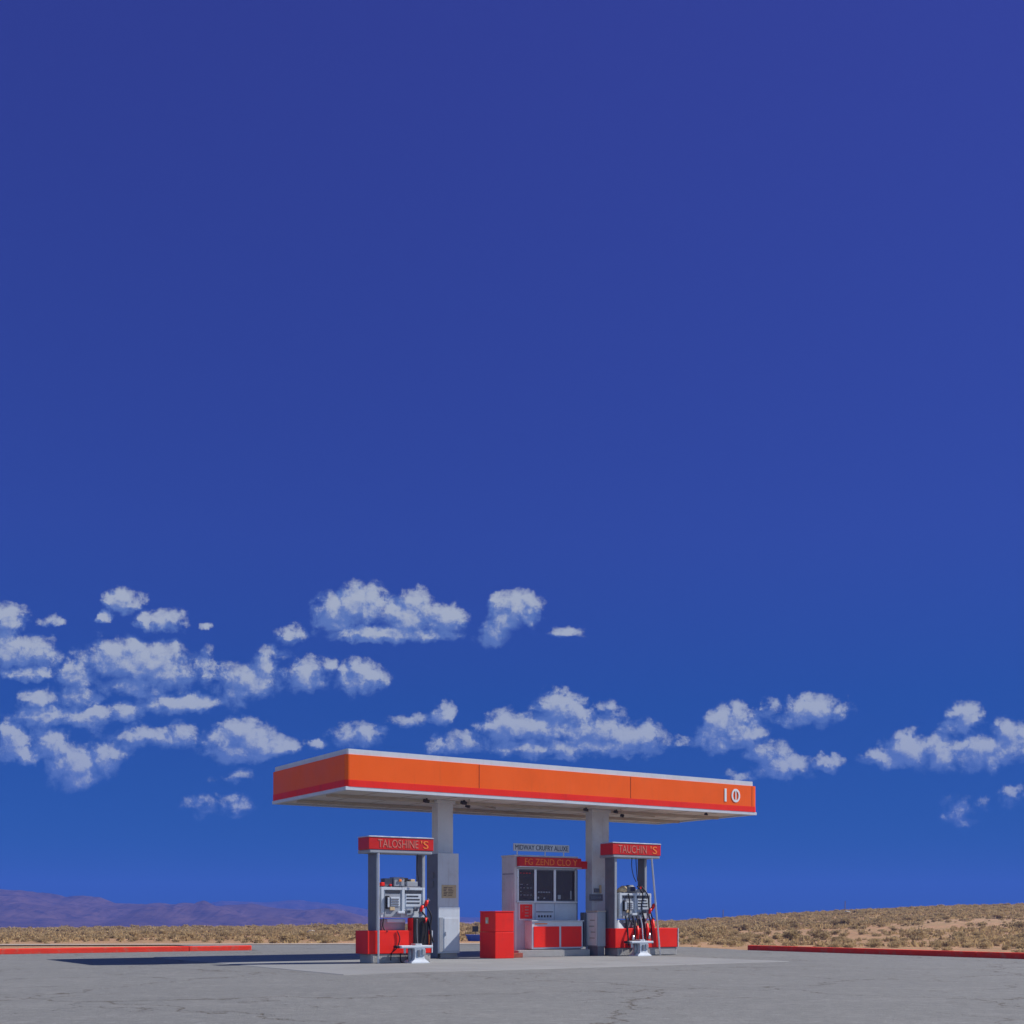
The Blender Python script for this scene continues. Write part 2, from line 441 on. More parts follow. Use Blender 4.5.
# ------------------------------------------------------------------ canopy
CL, CD = 13.86, 4.7
can = thing('fuel_canopy', 'long orange and red canopy with white coping on two grey columns', 'canopy', 0, 0)
def rrect(x0, x1, y0, y1, r, n=5):
    P = []
    for cx, cy, a0 in ((x1-r, y0+r, -90), (x1-r, y1-r, 0), (x0+r, y1-r, 90), (x0+r, y0+r, 180)):
        for k in range(n+1):
            a = R(a0 + 90*k/n); P.append((cx+r*math.cos(a), cy+r*math.sin(a)))
    return P
MB().prism(rrect(0, CL, 0, CD, 0.10), 4.502, 5.13).build('fascia_band', M['orange'], can)
MB().prism(rrect(-0.006, CL+0.006, -0.006, CD+0.006, 0.105), 4.335, 4.502).build('stripe_band', M['red'], can)
MB().ring(0.0, CL, 0.0, CD, 0.14, 4.25, 4.335).build('bottom_trim', M['white'], can)
MB().prism(rrect(0.05, CL-0.12, 0.03, CD-0.05, 0.05), 5.13, 5.268, bev=0.0).build('coping', M['white'], can)
box('soffit', M['soffit'], can, 0.14, CL-0.14, 0.14, CD-0.14, 4.29, 4.334)
sb = MB()
for k in range(1, 12): sb.box(k*1.15-0.012, k*1.15+0.012, 0.16, CD-0.16, 4.281, 4.29)
sb.build('soffit_seams', M['rib'], can)
b = MB().box(0.2, CL-0.2, 1.47, 1.59, 4.21, 4.289, 0.006)
b.build('soffit_beam', M['rib'], can)
b = MB().box(0.2, CL-0.2, 3.35, 3.47, 4.21, 4.289, 0.006); b.build('soffit_beam', M['rib'], can)
for uu in (3.85, 8.92, 13.66):
    box('panel_joint', M['seam'], can, uu-0.007, uu+0.007, -0.004, 0.0, 4.505, 5.128)
# number on the right end of the fascia : "1" and an oval with an upright bar
box('number_stroke', M['lblue'], can, 12.52, 12.60, -0.012, -0.002, 4.60, 4.99, 0.003)
nb = bmesh.new(); N = 40; ring = []
for k in range(N):
    a = 2*math.pi*k/N
    ring.append([nb.verts.new((12.98+rx*math.cos(a), y, 4.80+rz*math.sin(a))) for rx, rz, y in ((0.175, 0.205, -0.002), (0.175, 0.205, -0.012), (0.115, 0.145, -0.012), (0.115, 0.145, -0.002))])
for k in range(N):
    p, q = ring[k], ring[(k+1) % N]
    for j in range(4): nb.faces.new((p[j], p[(j+1) % 4], q[(j+1) % 4], q[j]))
bmesh.ops.recalc_face_normals(nb, faces=nb.faces[:])
mb = MB(); mb._merge(nb); mb.box(12.96, 13.00, -0.012, -0.002, 4.65, 4.95)
mb.build('number_oval', M['lblue'], can)
COLS = ((3.38, 3.86), (8.58, 9.20))
for x0, x1 in COLS:
    c = MB().box(x0, x1, 1.37, 1.70, PADZ, 4.29, 0.012).build('support_column', M['offwhite'], can)
    MB().box(x0-0.05, x1+0.05, 1.32, 1.75, 4.20, 4.285, 0.01).build('column_head', M['offwhite'], c)
def flood(u, v, rz=0.0, s=1.0):
    L = MB().box(-0.13*s, 0.13*s, -0.10*s, 0.10*s, -0.20*s, -0.05*s, 0.02)
    L.tube([(0, 0, -0.06*s), (0, 0, 0.0)], 0.025, 8)
    o = L.build('floodlight', M['lamp'], can); o.location = (u, v, 4.29); o.rotation_euler = (R(18), 0, rz); return o
flood(2.95, 1.2, 0.3, .6); flood(4.05, 1.1, 0.1, .6); flood(4.7, 1.95, 0.8, .6); flood(8.2, 1.15, 0.2, .5); flood(9.35, 1.2, 0.5, .55); flood(10.3, 2.1, 0.9, .6); flood(12.3, 0.55, 0.2, .4)
MB().tube([(4.0, 0.75, 4.27), (4.6, 1.75, 4.27), (6.0, 2.6, 4.27)], 0.02).build('conduit', M['rib'], can)
MB().tube([(9.3, 0.95, 4.27), (10.2, 1.9, 4.27), (11.8, 2.4, 4.27)], 0.02).build('conduit', M['rib'], can)

# ------------------------------------------------------------------ cabinet on the first column
cb = thing('service_cabinet', 'tall pale grey cabinet with a tan notice, built beside the near column', 'cabinet', 3.20, 1.02, PADZ)
box('upper_casing', M['offwhite'], cb, 0.0, 0.64, 0.02, 0.30, 1.38, 2.82, 0.012)
box('side_shade', M['dgrey'], cb, -0.008, 0.0, 0.04, 0.62, 0.02, 2.80)  # thin dark sheet: shade of the cabinet's left face put into the colour
box('rear_casing', M['grey'], cb, 0.0, 0.13, 0.30, 0.318, 0.14, 2.80)
box('lower_casing', M['white'], cb, 0.0, 0.66, 0.0, 0.30, 0.14, 1.38, 0.012)
box('plinth', M['conc'], cb, 0.08, 0.60, 0.03, 0.30, 0.0, 0.14, 0.006)
d = box('access_panel', M['white'], cb, 0.17, 0.62, -0.016, 0.0, 0.19, 1.08, 0.005)
box('latch', M['steel'], d, 0.20, 0.23, -0.035, -0.016, 0.62, 0.72, 0.004)
box('side_vent', M['grey'], cb, 0.02, 0.14, -0.012, 0.0, 0.18, 1.10, 0.004)
n = box('notice', M['tan'], cb, 0.11, 0.55, 0.002, 0.02, 1.62, 1.97, 0.003)
s = MB()
for k in range(6):
    s.box(0.16, 0.24+0.02*(k % 3), -0.001, 0.002, 1.68+k*0.042, 1.70+k*0.042)
    s.box(0.30, 0.42+0.015*(k % 4), -0.001, 0.002, 1.68+k*0.042, 1.695+k*0.042)
s.build('printed_lines', M['ink'], n)
for hz in (1.92, 2.16):
    box('junction_box', M['dgrey'], cb, -0.05, -0.008, 0.22, 0.40, hz, hz+0.15, 0.006)

# ------------------------------------------------------------------ pump islands
def hose(parent, pts, r=0.018, m='black', name='hose'):
    return MB().tube(curve_pts(pts, 10), r, 8).build(name, M[m], parent, smooth=True)

def island(label, u, v, L, sL, txt, pan, pole):
    t = thing('pump_island', label, 'pump island', u, v, PADZ, 'pump islands under the canopy')
    Dp = 0.66
    MB().box(0.10, L-0.02, 0.02, Dp-0.03, 0.0, 0.225, 0.02).build('concrete_base', M['conc'], t)
    k = MB().box(0, L, 0, Dp, 0.226, 0.785, 0.012).build('red_plinth', M['red'], t)
    box('end_trim', M['white'], k, L+0.001, L+0.028, -0.01, Dp+0.01, 0.23, 0.78, 0.004)
    # sign box
    sx0, sx1, zb, zt = sL
    s = MB().box(sx0, sx1, -0.06, 0.52, zb, zt, 0.012).build('sign_box', M['red_sign'], t)
    MB().box(sx0-0.008, sx1+0.008, -0.07, 0.53, zt, zt+0.03, 0.006).build('sign_cap', M['steel'], s)
    MB().box(sx0+0.03, sx1-0.03, -0.05, 0.60, zb-0.085, zb, 0.02).build('sign_trim', M['grey'], s)
    w = sx1-sx0
    lettering(txt[0], s, M['pink'], sx0+w*txt[1], sx0+w*txt[2], -0.06, zb+0.05, zt-0.05)
    lettering(txt[3], s, M['yorange'], sx0+w*txt[4], sx0+w*txt[5], -0.06, zb+0.05, zt-0.05)
    for (a, b_, y0_, dep) in pan:
        p = MB().box(a, b_, y0_, dep, 0.786, zb-0.086, 0.008).build('side_panel', M['grey'], t)
        MB().box(a-0.007, a, y0_+0.03, dep-0.03, 0.80, zb-0.10).build('panel_shade', M['dgrey'], p)  # darker sheet paints the shade on the panel's left face
    if pole[0]:
        MB().tube([(pole[1], -0.045, zb-0.085), (pole[2], -0.045, 0.0)], 0.028, 10).build('front_pole', M['steel'], t)
    return t

ISL = (0.10, -1.00)
il = island('pump island whose front pole stands beside the blue canopy shadow, sign reading TALOSHINE', *ISL, 1.75, (0.0, 1.77, 2.735, 3.03),
            ("TALOSHINE", 0.14, 0.76, "'S", 0.80, 0.92), ((0.235, 0.315, 0.0, 0.46), (1.64, 1.72, 0.27, 0.60)), (True, 0.262, 0.262))
ir = island('pump island at the far end of the canopy, sign reading TAUCHIN', 8.52, 0.20, 2.33, (-0.14, 1.63, 2.89, 3.21),
            ("TAUCHIN", 0.12, 0.70, "'S", 0.78, 0.92), ((-0.02, 0.06, 0.0, 0.46), (1.30, 1.38, 0.27, 0.60)), (True, 1.30, 1.62))
hose(ir, [(0.62, 0.02, 2.81), (0.60, 0.0, 2.55), (0.66, 0.0, 2.30), (0.80, 0.05, 2.12)], 0.012, name='cable')
hose(ir, [(0.80, 0.06, 2.81), (0.82, 0.06, 2.5), (0.86, 0.06, 2.15)], 0.012, name='cable')
hose(il, [(1.38, 0.05, 2.66), (1.37, 0.05, 2.3), (1.42, 0.05, 2.0)], 0.010, name='cable')

def pump(label, u, v, z0, w, variant):
    """card-operated dispenser standing on the red plinth; w = width"""
    t = thing('fuel_pump', label, 'fuel pump', u, v, PADZ+0.786, 'fuel pumps on the islands')
    b0 = z0                                   # underside of the head
    h = 0.74
    D = 0.36
    box('lower_housing', M['grey'], t, 0.08, w*0.60, 0.10, D, 0.0, b0-0.03, 0.03)
    box('service_lid', M['white'], t, 0.20, w*0.585, 0.06, 0.12, b0-0.12, b0-0.035, 0.012)
    c = MB().box(0, w, 0.02, D, b0, b0+h, 0.015).build('head_cabinet', M['white'], t)
    MB().box(-0.007, 0.0, 0.05, D-0.03, b0+0.04, b0+h-0.04).build('cabinet_side', M['grey'], c)
    fr = MB()
    for a, e in ((0.0, 0.07), (w*0.47, w*0.53), (w-0.06, w)): fr.box(a, e, -0.012, 0.02, b0+0.1, b0+h-0.001, 0.006)
    fr.box(0.072, w*0.468, -0.010, 0.02, b0+h-0.065, b0+h-0.003, 0.006); fr.box(w*0.532, w-0.062, -0.010, 0.02, b0+h-0.065, b0+h-0.003, 0.006)
    fr.build('face_frame', M['white'], t)
    for a, e in ((0.12, w*0.44), (w*0.55, w-0.09)):
        box('header_display', M['screen'], t, a, e, -0.004, 0.02, b0+h-0.145, b0+h-0.075, 0.004)
    # left bay: nozzle cradle, keypad, receipt slot
    by = box('bay_panel', M['grey'], t, 0.10, w*0.45, 0.004, 0.02, b0+0.02, b0+h-0.16, 0.004)
    cr = box('nozzle_cradle', M['black'], t, 0.115, 0.205, -0.05, 0.004, b0+0.22, b0+0.53, 0.012)
    MB().box(0.14, 0.185, -0.085, -0.05, b0+0.25, b0+0.49, 0.012).build('nozzle_handle', M['white'], cr)
    kp = box('keypad', M['white'], t, 0.26, w*0.42, -0.012, 0.004, b0+0.28, b0+0.50, 0.006)
    for j in range(3): box('key_row', M['dgrey'], kp, 0.28, w*0.42-0.03, -0.02, -0.012, b0+0.31+j*0.06, b0+0.345+j*0.06)
    box('receipt_slot', M['tan'], t, 0.23, 0.36, -0.03, 0.004, b0+0.18, b0+0.255, 0.006)
    box('lower_tray', M['white'], t, w*0.36, w*0.52, -0.06, 0.004, b0+0.10, b0+0.16, 0.01)
    # right bay: price screen, card reader
    rb = box('price_panel', M['white'], t, w*0.56, w-0.10, -0.004, 0.02, b0+0.27, b0+0.58, 0.006)
    pl = MB()
    for z, e in ((0.51, 0.9), (0.43, 1.0), (0.345, 1.0)): pl.box(w*0.58, w*0.58+(w*0.42-0.14)*e, -0.009, -0.004, b0+z, b0+z+0.032)
    pl.build('price_lines', M['screen'], rb)
    box('card_reader', M['grey'], t, w*0.55, w*0.70, -0.07, 0.004, b0+0.06, b0+0.22, 0.015)
    box('reader_slot', M['screen'], t, w*0.57, w*0.64, -0.078, -0.07, b0+0.12, b0+0.18, 0.003)
    box('button_box', M['dgrey'], t, w*0.74, w*0.82, -0.05, 0.004, b0+0.16, b0+0.25, 0.01)
    # equipment on top
    box('top_tray', M['dgrey'], t, 0.02, w-0.08, 0.06, D-0.02, b0+h, b0+h+0.03, 0.004)
    if variant == 0:
        box('meter_box', M['dgrey'], t, 0.14, 0.34, 0.08, 0.30, b0+h+0.03, b0+h+0.22, 0.01)
        box('meter_box', M['grey'], t, 0.38, 0.66, 0.04, 0.30, b0+h+0.03, b0+h+0.25, 0.012)
        box('meter_box', M['grey'], t, 0.74, 1.04, 0.06, 0.30, b0+h+0.03, b0+h+0.15, 0.012)
        box('relay', M['black'], t, 0.70, 0.82, 0.14, 0.3, b0+h+0.15, b0+h+0.24, 0.01)
        box('relay', M['tan'], t, 0.88, 1.0, 0.12, 0.28, b0+h+0.15, b0+h+0.21, 0.01)
        box('indicator_lamp', M['red'], t, 0.02, 0.12, 0.04, 0.14, b0+h+0.03, b0+h+0.12, 0.02)
        box('indicator_lamp', M['red'], t, 0.255, 0.31, 0.03, 0.08, b0+h+0.03, b0+h+0.075, 0.012)
        box('indicator_lamp', M['yorange'], t, 0.50, 0.57, 0.01, 0.04, b0+h+0.14, b0+h+0.20, 0.01)
    else:
        MB().loft([(b0+h+0.03, 0.22, 0.18, 0.18, 0.12, 2.4), (b0+h+0.14, 0.24, 0.18, 0.14, 0.11, 2.2), (b0+h+0.22, 0.30, 0.18, 0.06, 0.06, 2)]).build('cloth_cover', M['tan'], t, True)
        MB().loft([(b0+h+0.03, 0.50, 0.16, 0.17, 0.13, 3), (b0+h+0.15, 0.50, 0.16, 0.17, 0.13, 2.6), (b0+h+0.24, 0.50, 0.16, 0.10, 0.08, 2)]).build('meter_box', M['dgrey'], t, True)
        box('relay', M['navy'], t, 0.42, 0.60, 0.01, 0.05, b0+h+0.06, b0+h+0.19, 0.02)
        box('relay', M['grey'], t, 0.66, 0.84, 0.10, 0.28, b0+h+0.03, b0+h+0.12, 0.01)
        box('indicator_lamp', M['red'], t, 0.80, 0.84, 0.05, 0.09, b0+h+0.12, b0+h+0.19, 0.008)
    # nozzles hung on the right side, red grips, hoses
    for i, (px, pz) in enumerate(((w*0.86, b0+0.20), (w*0.97, b0+0.33), (w*0.94, b0-0.10))):
        nz = MB(); nz.tube([(px-0.03, -0.10, pz-0.10), (px, -0.11, pz+0.02), (px+0.03, -0.12, pz+0.10)], 0.035, 8)
        nz.tube([(px+0.03, -0.12, pz+0.10), (px+0.07, -0.12, pz+0.13), (px+0.12, -0.11, pz+0.08)], 0.014, 6)
        o = nz.build('nozzle', M['dgrey'], t, True)
        MB().loft([(pz-0.05, px-0.01, -0.125, 0.03, 0.035, 3), (pz+0.03, px+0.01, -0.135, 0.042, 0.045, 3), (pz+0.10, px+0.03, -0.135, 0.034, 0.038, 3)], 12).build('grip', M['red'], o, True)
    return t

pl = pump('white fuel pump with metal boxes on top, behind the pole of the near island', 0.53, -0.86, 0.31, 1.20, 0)
# black hose cabinet and hanging hoses on the near pump
w = 1.20
hb = MB().box(0.80, 1.22, -0.16, 0.10, -0.36, 0.31, 0.01).build('hose_cabinet', M['black'], pl)
box('cabinet_edge', M['red'], hb, 0.772, 0.80, -0.15, 0.09, -0.30, 0.30, 0.003)
hose(hb, [(0.88, -0.19, 0.28), (0.88, -0.19, -0.1), (0.90, -0.19, -0.32)], 0.014, 'dgrey')
hose(hb, [(1.10, -0.19, 0.28), (1.12, -0.20, 0.0), (1.06, -0.20, -0.3)], 0.016)
hose(pl, [(1.17, -0.12, 0.62), (1.30, -0.16, 0.35), (1.26, -0.17, 0.0), (1.36, -0.17, -0.30), (1.30, -0.16, -0.12), (1.22, -0.13, 0.25)], 0.02)
hose(pl, [(1.05, -0.11, 0.48), (1.24, -0.16, 0.2), (1.28, -0.18, -0.2), (1.24, -0.19, -0.42)], 0.02)
box('hose_hook', M['yorange'], pl, 1.235, 1.29, -0.16, -0.142, -0.34, -0.1, 0.006)
hose(pl, [(0.05, -0.03, 0.30), (0.02, -0.06, 0.1), (0.06, -0.10, 0.0), (0.10, -0.15, -0.02)], 0.016)
hose(pl, [(0.36, -0.16, -0.01), (0.42, -0.17, -0.2), (0.34, -0.17, -0.42), (0.20, -0.165, -0.55), (0.16, -0.19, -0.72)], 0.013)
hose(pl, [(0.42, -0.19, -0.55), (0.44, -0.22, -0.77), (0.62, -0.30, -0.775), (0.60, -0.22, -0.72), (0.66, -0.19, -0.56)], 0.014)

pr = pump('fuel pump with hanging black hoses and a tan cloth on top, at the far island', 8.79, 0.34, 0.27, 1.16, 1)
for x, bot, m in ((0.16, -0.50, 'black'), (0.42, -0.36, 'black'), (0.56, -0.42, 'black'), (0.70, -0.40, 'steel'), (0.80, -0.45, 'black'), (1.04, -0.46, 'black')):
    hose(pr, [(x, -0.06, 0.36), (x+0.02, -0.12, 0.10), (x-0.01, -0.19, -0.2), (x+0.01, -0.20, bot)], 0.022, m)
hose(pr, [(0.30, -0.03, 1.0), (0.32, -0.06, 0.7), (0.28, -0.08, 0.3), (0.40, -0.12, 0.1)], 0.018)
hose(pr, [(0.72, 0.1, 1.22), (0.80, -0.06, 1.0), (0.74, -0.08, 0.6), (0.84, -0.12, 0.2)], 0.018)
hose(pr, [(0.88, 0.1, 1.22), (1.0, -0.05, 0.95), (1.02, -0.08, 0.6), (1.16, -0.10, 0.2), (1.08, -0.10, 0.1)], 0.02)
for x, z in ((0.50, -0.05), (0.86, 0.02), (1.08, 0.12)):
    g = MB().loft([(z-0.26, x, -0.20, 0.028, 0.03, 4), (z-0.05, x+0.01, -0.19, 0.036, 0.04, 4), (z+0.12, x+0.02, -0.15, 0.03, 0.035, 4)], 12).build('grip', M['red'], pr, True)
for x, z in ((0.34, -0.28), (0.94, -0.22)):
    MB().loft([(z-0.10, x, -0.19, 0.04, 0.035, 2.2), (z+0.08, x, -0.19, 0.035, 0.03, 2.2)], 10).build('bottle_holder', M['steel'], pr, True)
box('hose_plate', M['dgrey'], pr, 0.26, 0.58, -0.03, 0.02, 0.02, 0.26, 0.008)
MB().loft([(0.0, -0.05, 0.0, 0.20, 0.12, 3), (0.18, -0.03, 0.04, 0.08, 0.06, 3), (0.24, -0.02, 0.05, 0.03, 0.03, 2)], 12).build('funnel', M['grey'], pr)

# ------------------------------------------------------------------ pedestals with a tray
def pedestal(label, u, v, wl, wr):
    t = thing('tray_pedestal', label, 'pedestal', u, v, PADZ, 'tray pedestals in front of the pumps')
    MB().loft([(0.0, 0, 0, 0.25, 0.22, 60), (0.025, 0, 0, 0.245, 0.215, 60), (0.09, 0, 0, 0.15, 0.185, 60), (0.14, 0, 0, 0.13, 0.175, 60), (0.30, 0, 0, 0.125, 0.17, 60), (0.36, 0, 0, 0.15, 0.18, 60)], 4).build('column', M['white'], t)
    MB().tube([(-0.19, -0.02, 0.0), (-0.19, -0.02, 0.36)], 0.045, 10).build('shade_pipe', M['grey'], t, True)  # grey pipe added to stand in for the column's shaded left face
    MB().box(0.06, 0.15, -0.20, -0.172, 0.20, 0.34, 0.006).build('valve_cover', M['grey'], t)
    tr = MB().box(-wl, wr, -0.17, 0.17, 0.36, 0.425, 0.018).build('tray', M['white'], t)
    MB().box(-wl-0.09, -wl+0.01, -0.08, 0.08, 0.365, 0.43, 0.02).build('tray_handle', M['black'], tr)
    MB().box(-0.09, 0.10, -0.12, 0.12, 0.425, 0.47, 0.02).build('valve_block', M['steel'], t)
    MB().box(-0.06, 0.0, -0.19, -0.172, 0.16, 0.32, 0.005).build('inset_plate', M['dgrey'], t)
    MB().tube([(-0.34, -0.05, 0.36), (-0.34, -0.05, 0.24)], 0.03, 8).build('drain_pipe', M['white'], t)
    return t
pedestal('white tray pedestal in front of the near pump and its black hose cabinet', 1.29, -1.24, 0.50, 0.37)
pedestal('white tray pedestal in front of the far pump and its hanging hoses', 9.18, -0.10, 0.44, 0.36)

# ------------------------------------------------------------------ utility box by the second column
ub = thing('utility_box', 'grey metal utility box standing at the foot of the far column', 'utility box', 8.10, 0.48, PADZ)
box('casing', M['grey'], ub, 0.0, 0.29, 0.0, 0.52, 0.27, 1.26, 0.012)
box('side_door', M['offwhite'], ub, -0.012, 0.0, 0.03, 0.49, 0.30, 1.23, 0.004)
box('lid', M['rib'], ub, -0.02, 0.30, -0.012, 0.54, 1.26, 1.29, 0.006)
box('plinth', M['dgrey'], ub, 0.03, 0.27, 0.03, 0.50, 0.0, 0.27, 0.008)
s = MB()
for k, (a, e) in enumerate(((0.12, 0.36), (0.10, 0.30), (0.14, 0.38), (0.12, 0.34))): s.box(-0.016, -0.012, a, e, 0.5+0.17*k, 0.515+0.17*k)
s.build('printed_lines', M['ink'], ub)
box('side_post', M['dgrey'], ub, -0.05, 0.02, 0.56, 0.76, 0.25, 1.24, 0.008)
sg = thing('column_sign', 'small dark grey plate with a bracket fixed to the far column', 'sign', 8.58, 1.35, 1.60)
box('plate', M['dgrey'], sg, -0.12, 0.36, -0.022, 0.0, 0.0, 0.19, 0.006)
lettering('LEUAVA', sg, M['grey'], -0.06, 0.30, -0.022, 0.06, 0.13)
box('bracket', M['tan'], sg, 0.25, 0.32, -0.016, 0.018, 0.22, 0.46, 0.006)
box('meter', M['dgrey'], sg, 0.06, 0.22, -0.03, 0.018, 0.24, 0.36, 0.008)

# ------------------------------------------------------------------ red cabinet
rc = thing('red_cabinet', 'plain red two-tier metal cabinet standing between the near column and the kiosk', 'cabinet', 4.47, 0.20, PADZ)
box('lower_body', M['red'], rc, 0.0, 0.60, 0.0, 0.78, 0.0, 0.705, 0.012)
box('upper_body', M['red'], rc, 0.004, 0.596, 0.004, 0.776, 0.712, 1.245, 0.014)
box('lid', M['red'], rc, -0.006, 0.606, -0.006, 0.786, 1.245, 1.27, 0.008)
p = box('side_plate', M['tan'], rc, -0.008, 0.004, 0.34, 0.48, 0.93, 1.10, 0.003)
box('plate_window', M['white'], p, -0.011, -0.008, 0.37, 0.45, 0.95, 1.02)

# ------------------------------------------------------------------ kiosk
kx, ky = 5.76, 1.22
ks = thing('kiosk', 'small grey kiosk with three dark windows and a red sign board on a concrete step', 'kiosk', kx, ky, PADZ)
KW, KD, KH = 2.16, 0.66, 2.80
MB().prism([(-0.24, -0.55), (2.22, -0.55), (2.22, KD+0.1), (-0.24, KD+0.1)], 0.0, 0.19, 0.012).build('step', M['conc'], ks)
# walls: left, back, right, front below and above the windows
box('side_wall', M['offwhite'], ks, 0.0, 0.08, 0.0, KD, 0.19, KH-0.001, 0.006)
box('side_wall', M['grey'], ks, KW-0.08, KW, 0.0, KD, 0.19, KH-0.001, 0.006)
box('back_wall', M['interior'], ks, 0.081, KW-0.081, KD-0.08, KD, 0.19, KH-0.002)
box('front_wall', M['bluegrey'], ks, 0.081, KW-0.081, 0.001, 0.07, 0.19, 1.555)
box('front_header', M['bluegrey'], ks, 0.081, KW-0.081, 0.001, 0.07, 2.455, KH-0.002)
rf = box('roof', M['offwhite'], ks, -0.02, KW+0.02, -0.03, KD+0.02, KH, KH+0.05, 0.01)
box('inner_floor', M['interior'], ks, 0.082, KW-0.082, 0.072, KD-0.082, 0.2, 0.24)
# side louvre / vents on the left wall
box('side_band', M['grey'], ks, -0.006, 0.0, 0.05, KD-0.05, 2.30, 2.34)
dv = box('side_door', M['offwhite'], ks, -0.014, 0.0, 0.08, 0.58, 0.30, 2.26, 0.004)
box('door_handle', M['steel'], dv, -0.05, -0.014, 0.14, 0.17, 1.14, 1.28, 0.006)
# windows
wins = ((0.14, 0.66), (0.74, 1.33), (1.41, 2.10))
for a, e in ((0.082, 0.14), (0.66, 0.74), (1.33, 1.41), (2.10, KW-0.082)):
    box('window_mullion', M['steel'], ks, a, e, -0.012, 0.06, 1.556, 2.454, 0.004)
for i, (a, e) in enumerate(wins):
    wn = MB().ring(0, 1, 0, 1, 0.02, 0, 1)
    wn.bm.free(); wn = MB()
    wn.box(a, e, 0.0, 0.05, 1.556, 1.586); wn.box(a, e, 0.0, 0.05, 2.424, 2.454)
    wf = wn.build('window', M['dgrey'], ks)
    box('pane', M['glass'], wf, a, e, 0.02, 0.03, 1.586, 2.424)
    st = MB()
    if i == 0:
        for r_ in range(4):
            for q in range(4):
                if rng.random() < 0.75: st.box(a+0.06+q*0.11, a+0.06+q*0.11+rng.uniform(0.03, 0.08), 0.012, 0.016, 1.72+r_*0.10, 1.735+r_*0.10)
    elif i == 1:
        for q in range(5): st.box(a+0.06+q*0.09, a+0.12+q*0.09, 0.012, 0.016, 1.80, 1.83)
        st.box(a+0.05, a+0.10, 0.012, 0.016, 1.63, 1.68); st.box(a+0.25, a+0.31, 0.012, 0.016, 1.63, 1.66)
    else:
        st.box(a+0.08, a+0.18, 0.012, 0.016, 1.62, 1.74); st.box(a+0.52, a+0.56, 0.012, 0.016, 1.62, 1.86)
    st.build('window_sticker', M['grey'], wf)
rd = MB()
for q in range(4): rd.box(0.19+q*0.10, 0.25+q*0.10, 0.012, 0.016, 2.335, 2.35)
rd.build('window_sticker', M['red'], ks)
# things seen dimly inside
box('inner_shelf', M['dgrey'], ks, 0.12, KW-0.12, 0.40, 0.60, 1.68, 1.71)
box('inner_shelf', M['dgrey'], ks, 0.12, KW-0.12, 0.40, 0.60, 2.04, 2.07)
# sill, vents and lower wall panels
box('window_sill', M['steel'], ks, 0.05, KW-0.02, -0.05, 0.0, 1.515, 1.555, 0.006)
ve = box('vent_panel', M['bluegrey'], ks, 0.70, 1.32, -0.02, 0.0, 1.03, 1.49, 0.006)
lv = MB()
lv.box(0.72, 1.30, -0.03, -0.02, 1.245, 1.265)
for q in range(5): lv.box(0.78+q*0.10, 0.84+q*0.10, -0.026, -0.02, 1.10, 1.16)
lv.build('vent_slots', M['screen'], ve)
box('wall_panel', M['bluegrey'], ks, 1.36, 2.12, -0.016, 0.0, 1.02, 1.50, 0.006)
# red poster
po = MB().box(0.12, 0.62, -0.03, 0.0, 1.02, 1.50, 0.006).build('poster_frame', M['offwhite'], ks)
box('poster_sheet', M['red'], po, 0.165, 0.575, -0.034, -0.03, 1.06, 1.465)
s = MB()
for k in range(4): s.box(0.32, 0.45, -0.037, -0.034, 1.12+k*0.085, 1.16+k*0.085)
for k in range(5): s.box(0.22, 0.27, -0.037, -0.034, 1.25+k*0.04, 1.265+k*0.04); s.box(0.49, 0.54, -0.037, -0.034, 1.16+k*0.055, 1.18+k*0.055)
s.build('poster_print', M['pink'], po)
# sign board
sb = MB().box(0.06, 2.20, -0.16, -0.031, 2.53, 2.79, 0.008).build('sign_board', M['red_sign'], ks)
box('sign_rim', M['steel'], sb, 0.05, 2.21, -0.165, -0.031, 2.508, 2.53, 0.004)
lettering('FG ZEND CLO Y', sb, M['yorange'], 0.24, 2.05, -0.16, 2.57, 2.75)
MB().box(2.205, 2.46, -0.10, 0.45, 2.50, 2.72, 0.01).build('sign_return', M['red_sign'], sb)
# roof-top sign
for x in (0.10, 1.05, 1.70): MB().tube([(x, 0.02, KH+0.05), (x, 0.02, KH+0.18)], 0.018, 8).build('sign_post', M['steel'], rf)
rs = MB().box(-0.02, 1.88, -0.005, 0.045, KH+0.16, KH+0.37, 0.006).build('roof_sign', M['white'], ks)
lettering('MIDWAY CRUFRY ALUXE', rs, M['navy'], 0.02, 1.84, -0.005, KH+0.195, KH+0.335)
# counter in front
cn = MB().box(0.34, 2.10, -0.36, -0.001, 0.215, 0.985, 0.008).build('counter', M['white'], ks)
box('counter_side', M['offwhite'], cn, 0.333, 0.34, -0.33, -0.03, 0.24, 0.90)
box('counter_top', M['white'], cn, 0.31, 2.13, -0.39, -0.002, 0.986, 1.012, 0.006)
for a, e in ((0.40, 1.27), (1.34, 2.05)):
    box('counter_panel', M['red'], cn, a, e, -0.374, -0.36, 0.262, 0.845, 0.004)
box('counter_badge', M['yorange'], cn, 0.44, 0.86, -0.364, -0.36, 0.905, 0.935)
box('counter_feet', M['dgrey'], cn, 0.38, 2.06, -0.32, -0.05, 0.191, 0.215)
box('downpipe', M['dgrey'], ks, 2.165, 2.20, 0.02, 0.10, 0.19, 2.46, 0.006)
bk = MB().box(0, 0.34, 0, 0.18, 0, 0.13, 0.012).build('loose_block', M['brick'])
bk.location = W(5.20, 0.42, PADZ); bk.rotation_euler = (0, 0, YAW + 0.12)
tag(bk, 'red-brown block lying on the concrete between the red cabinet and the kiosk step', 'block')

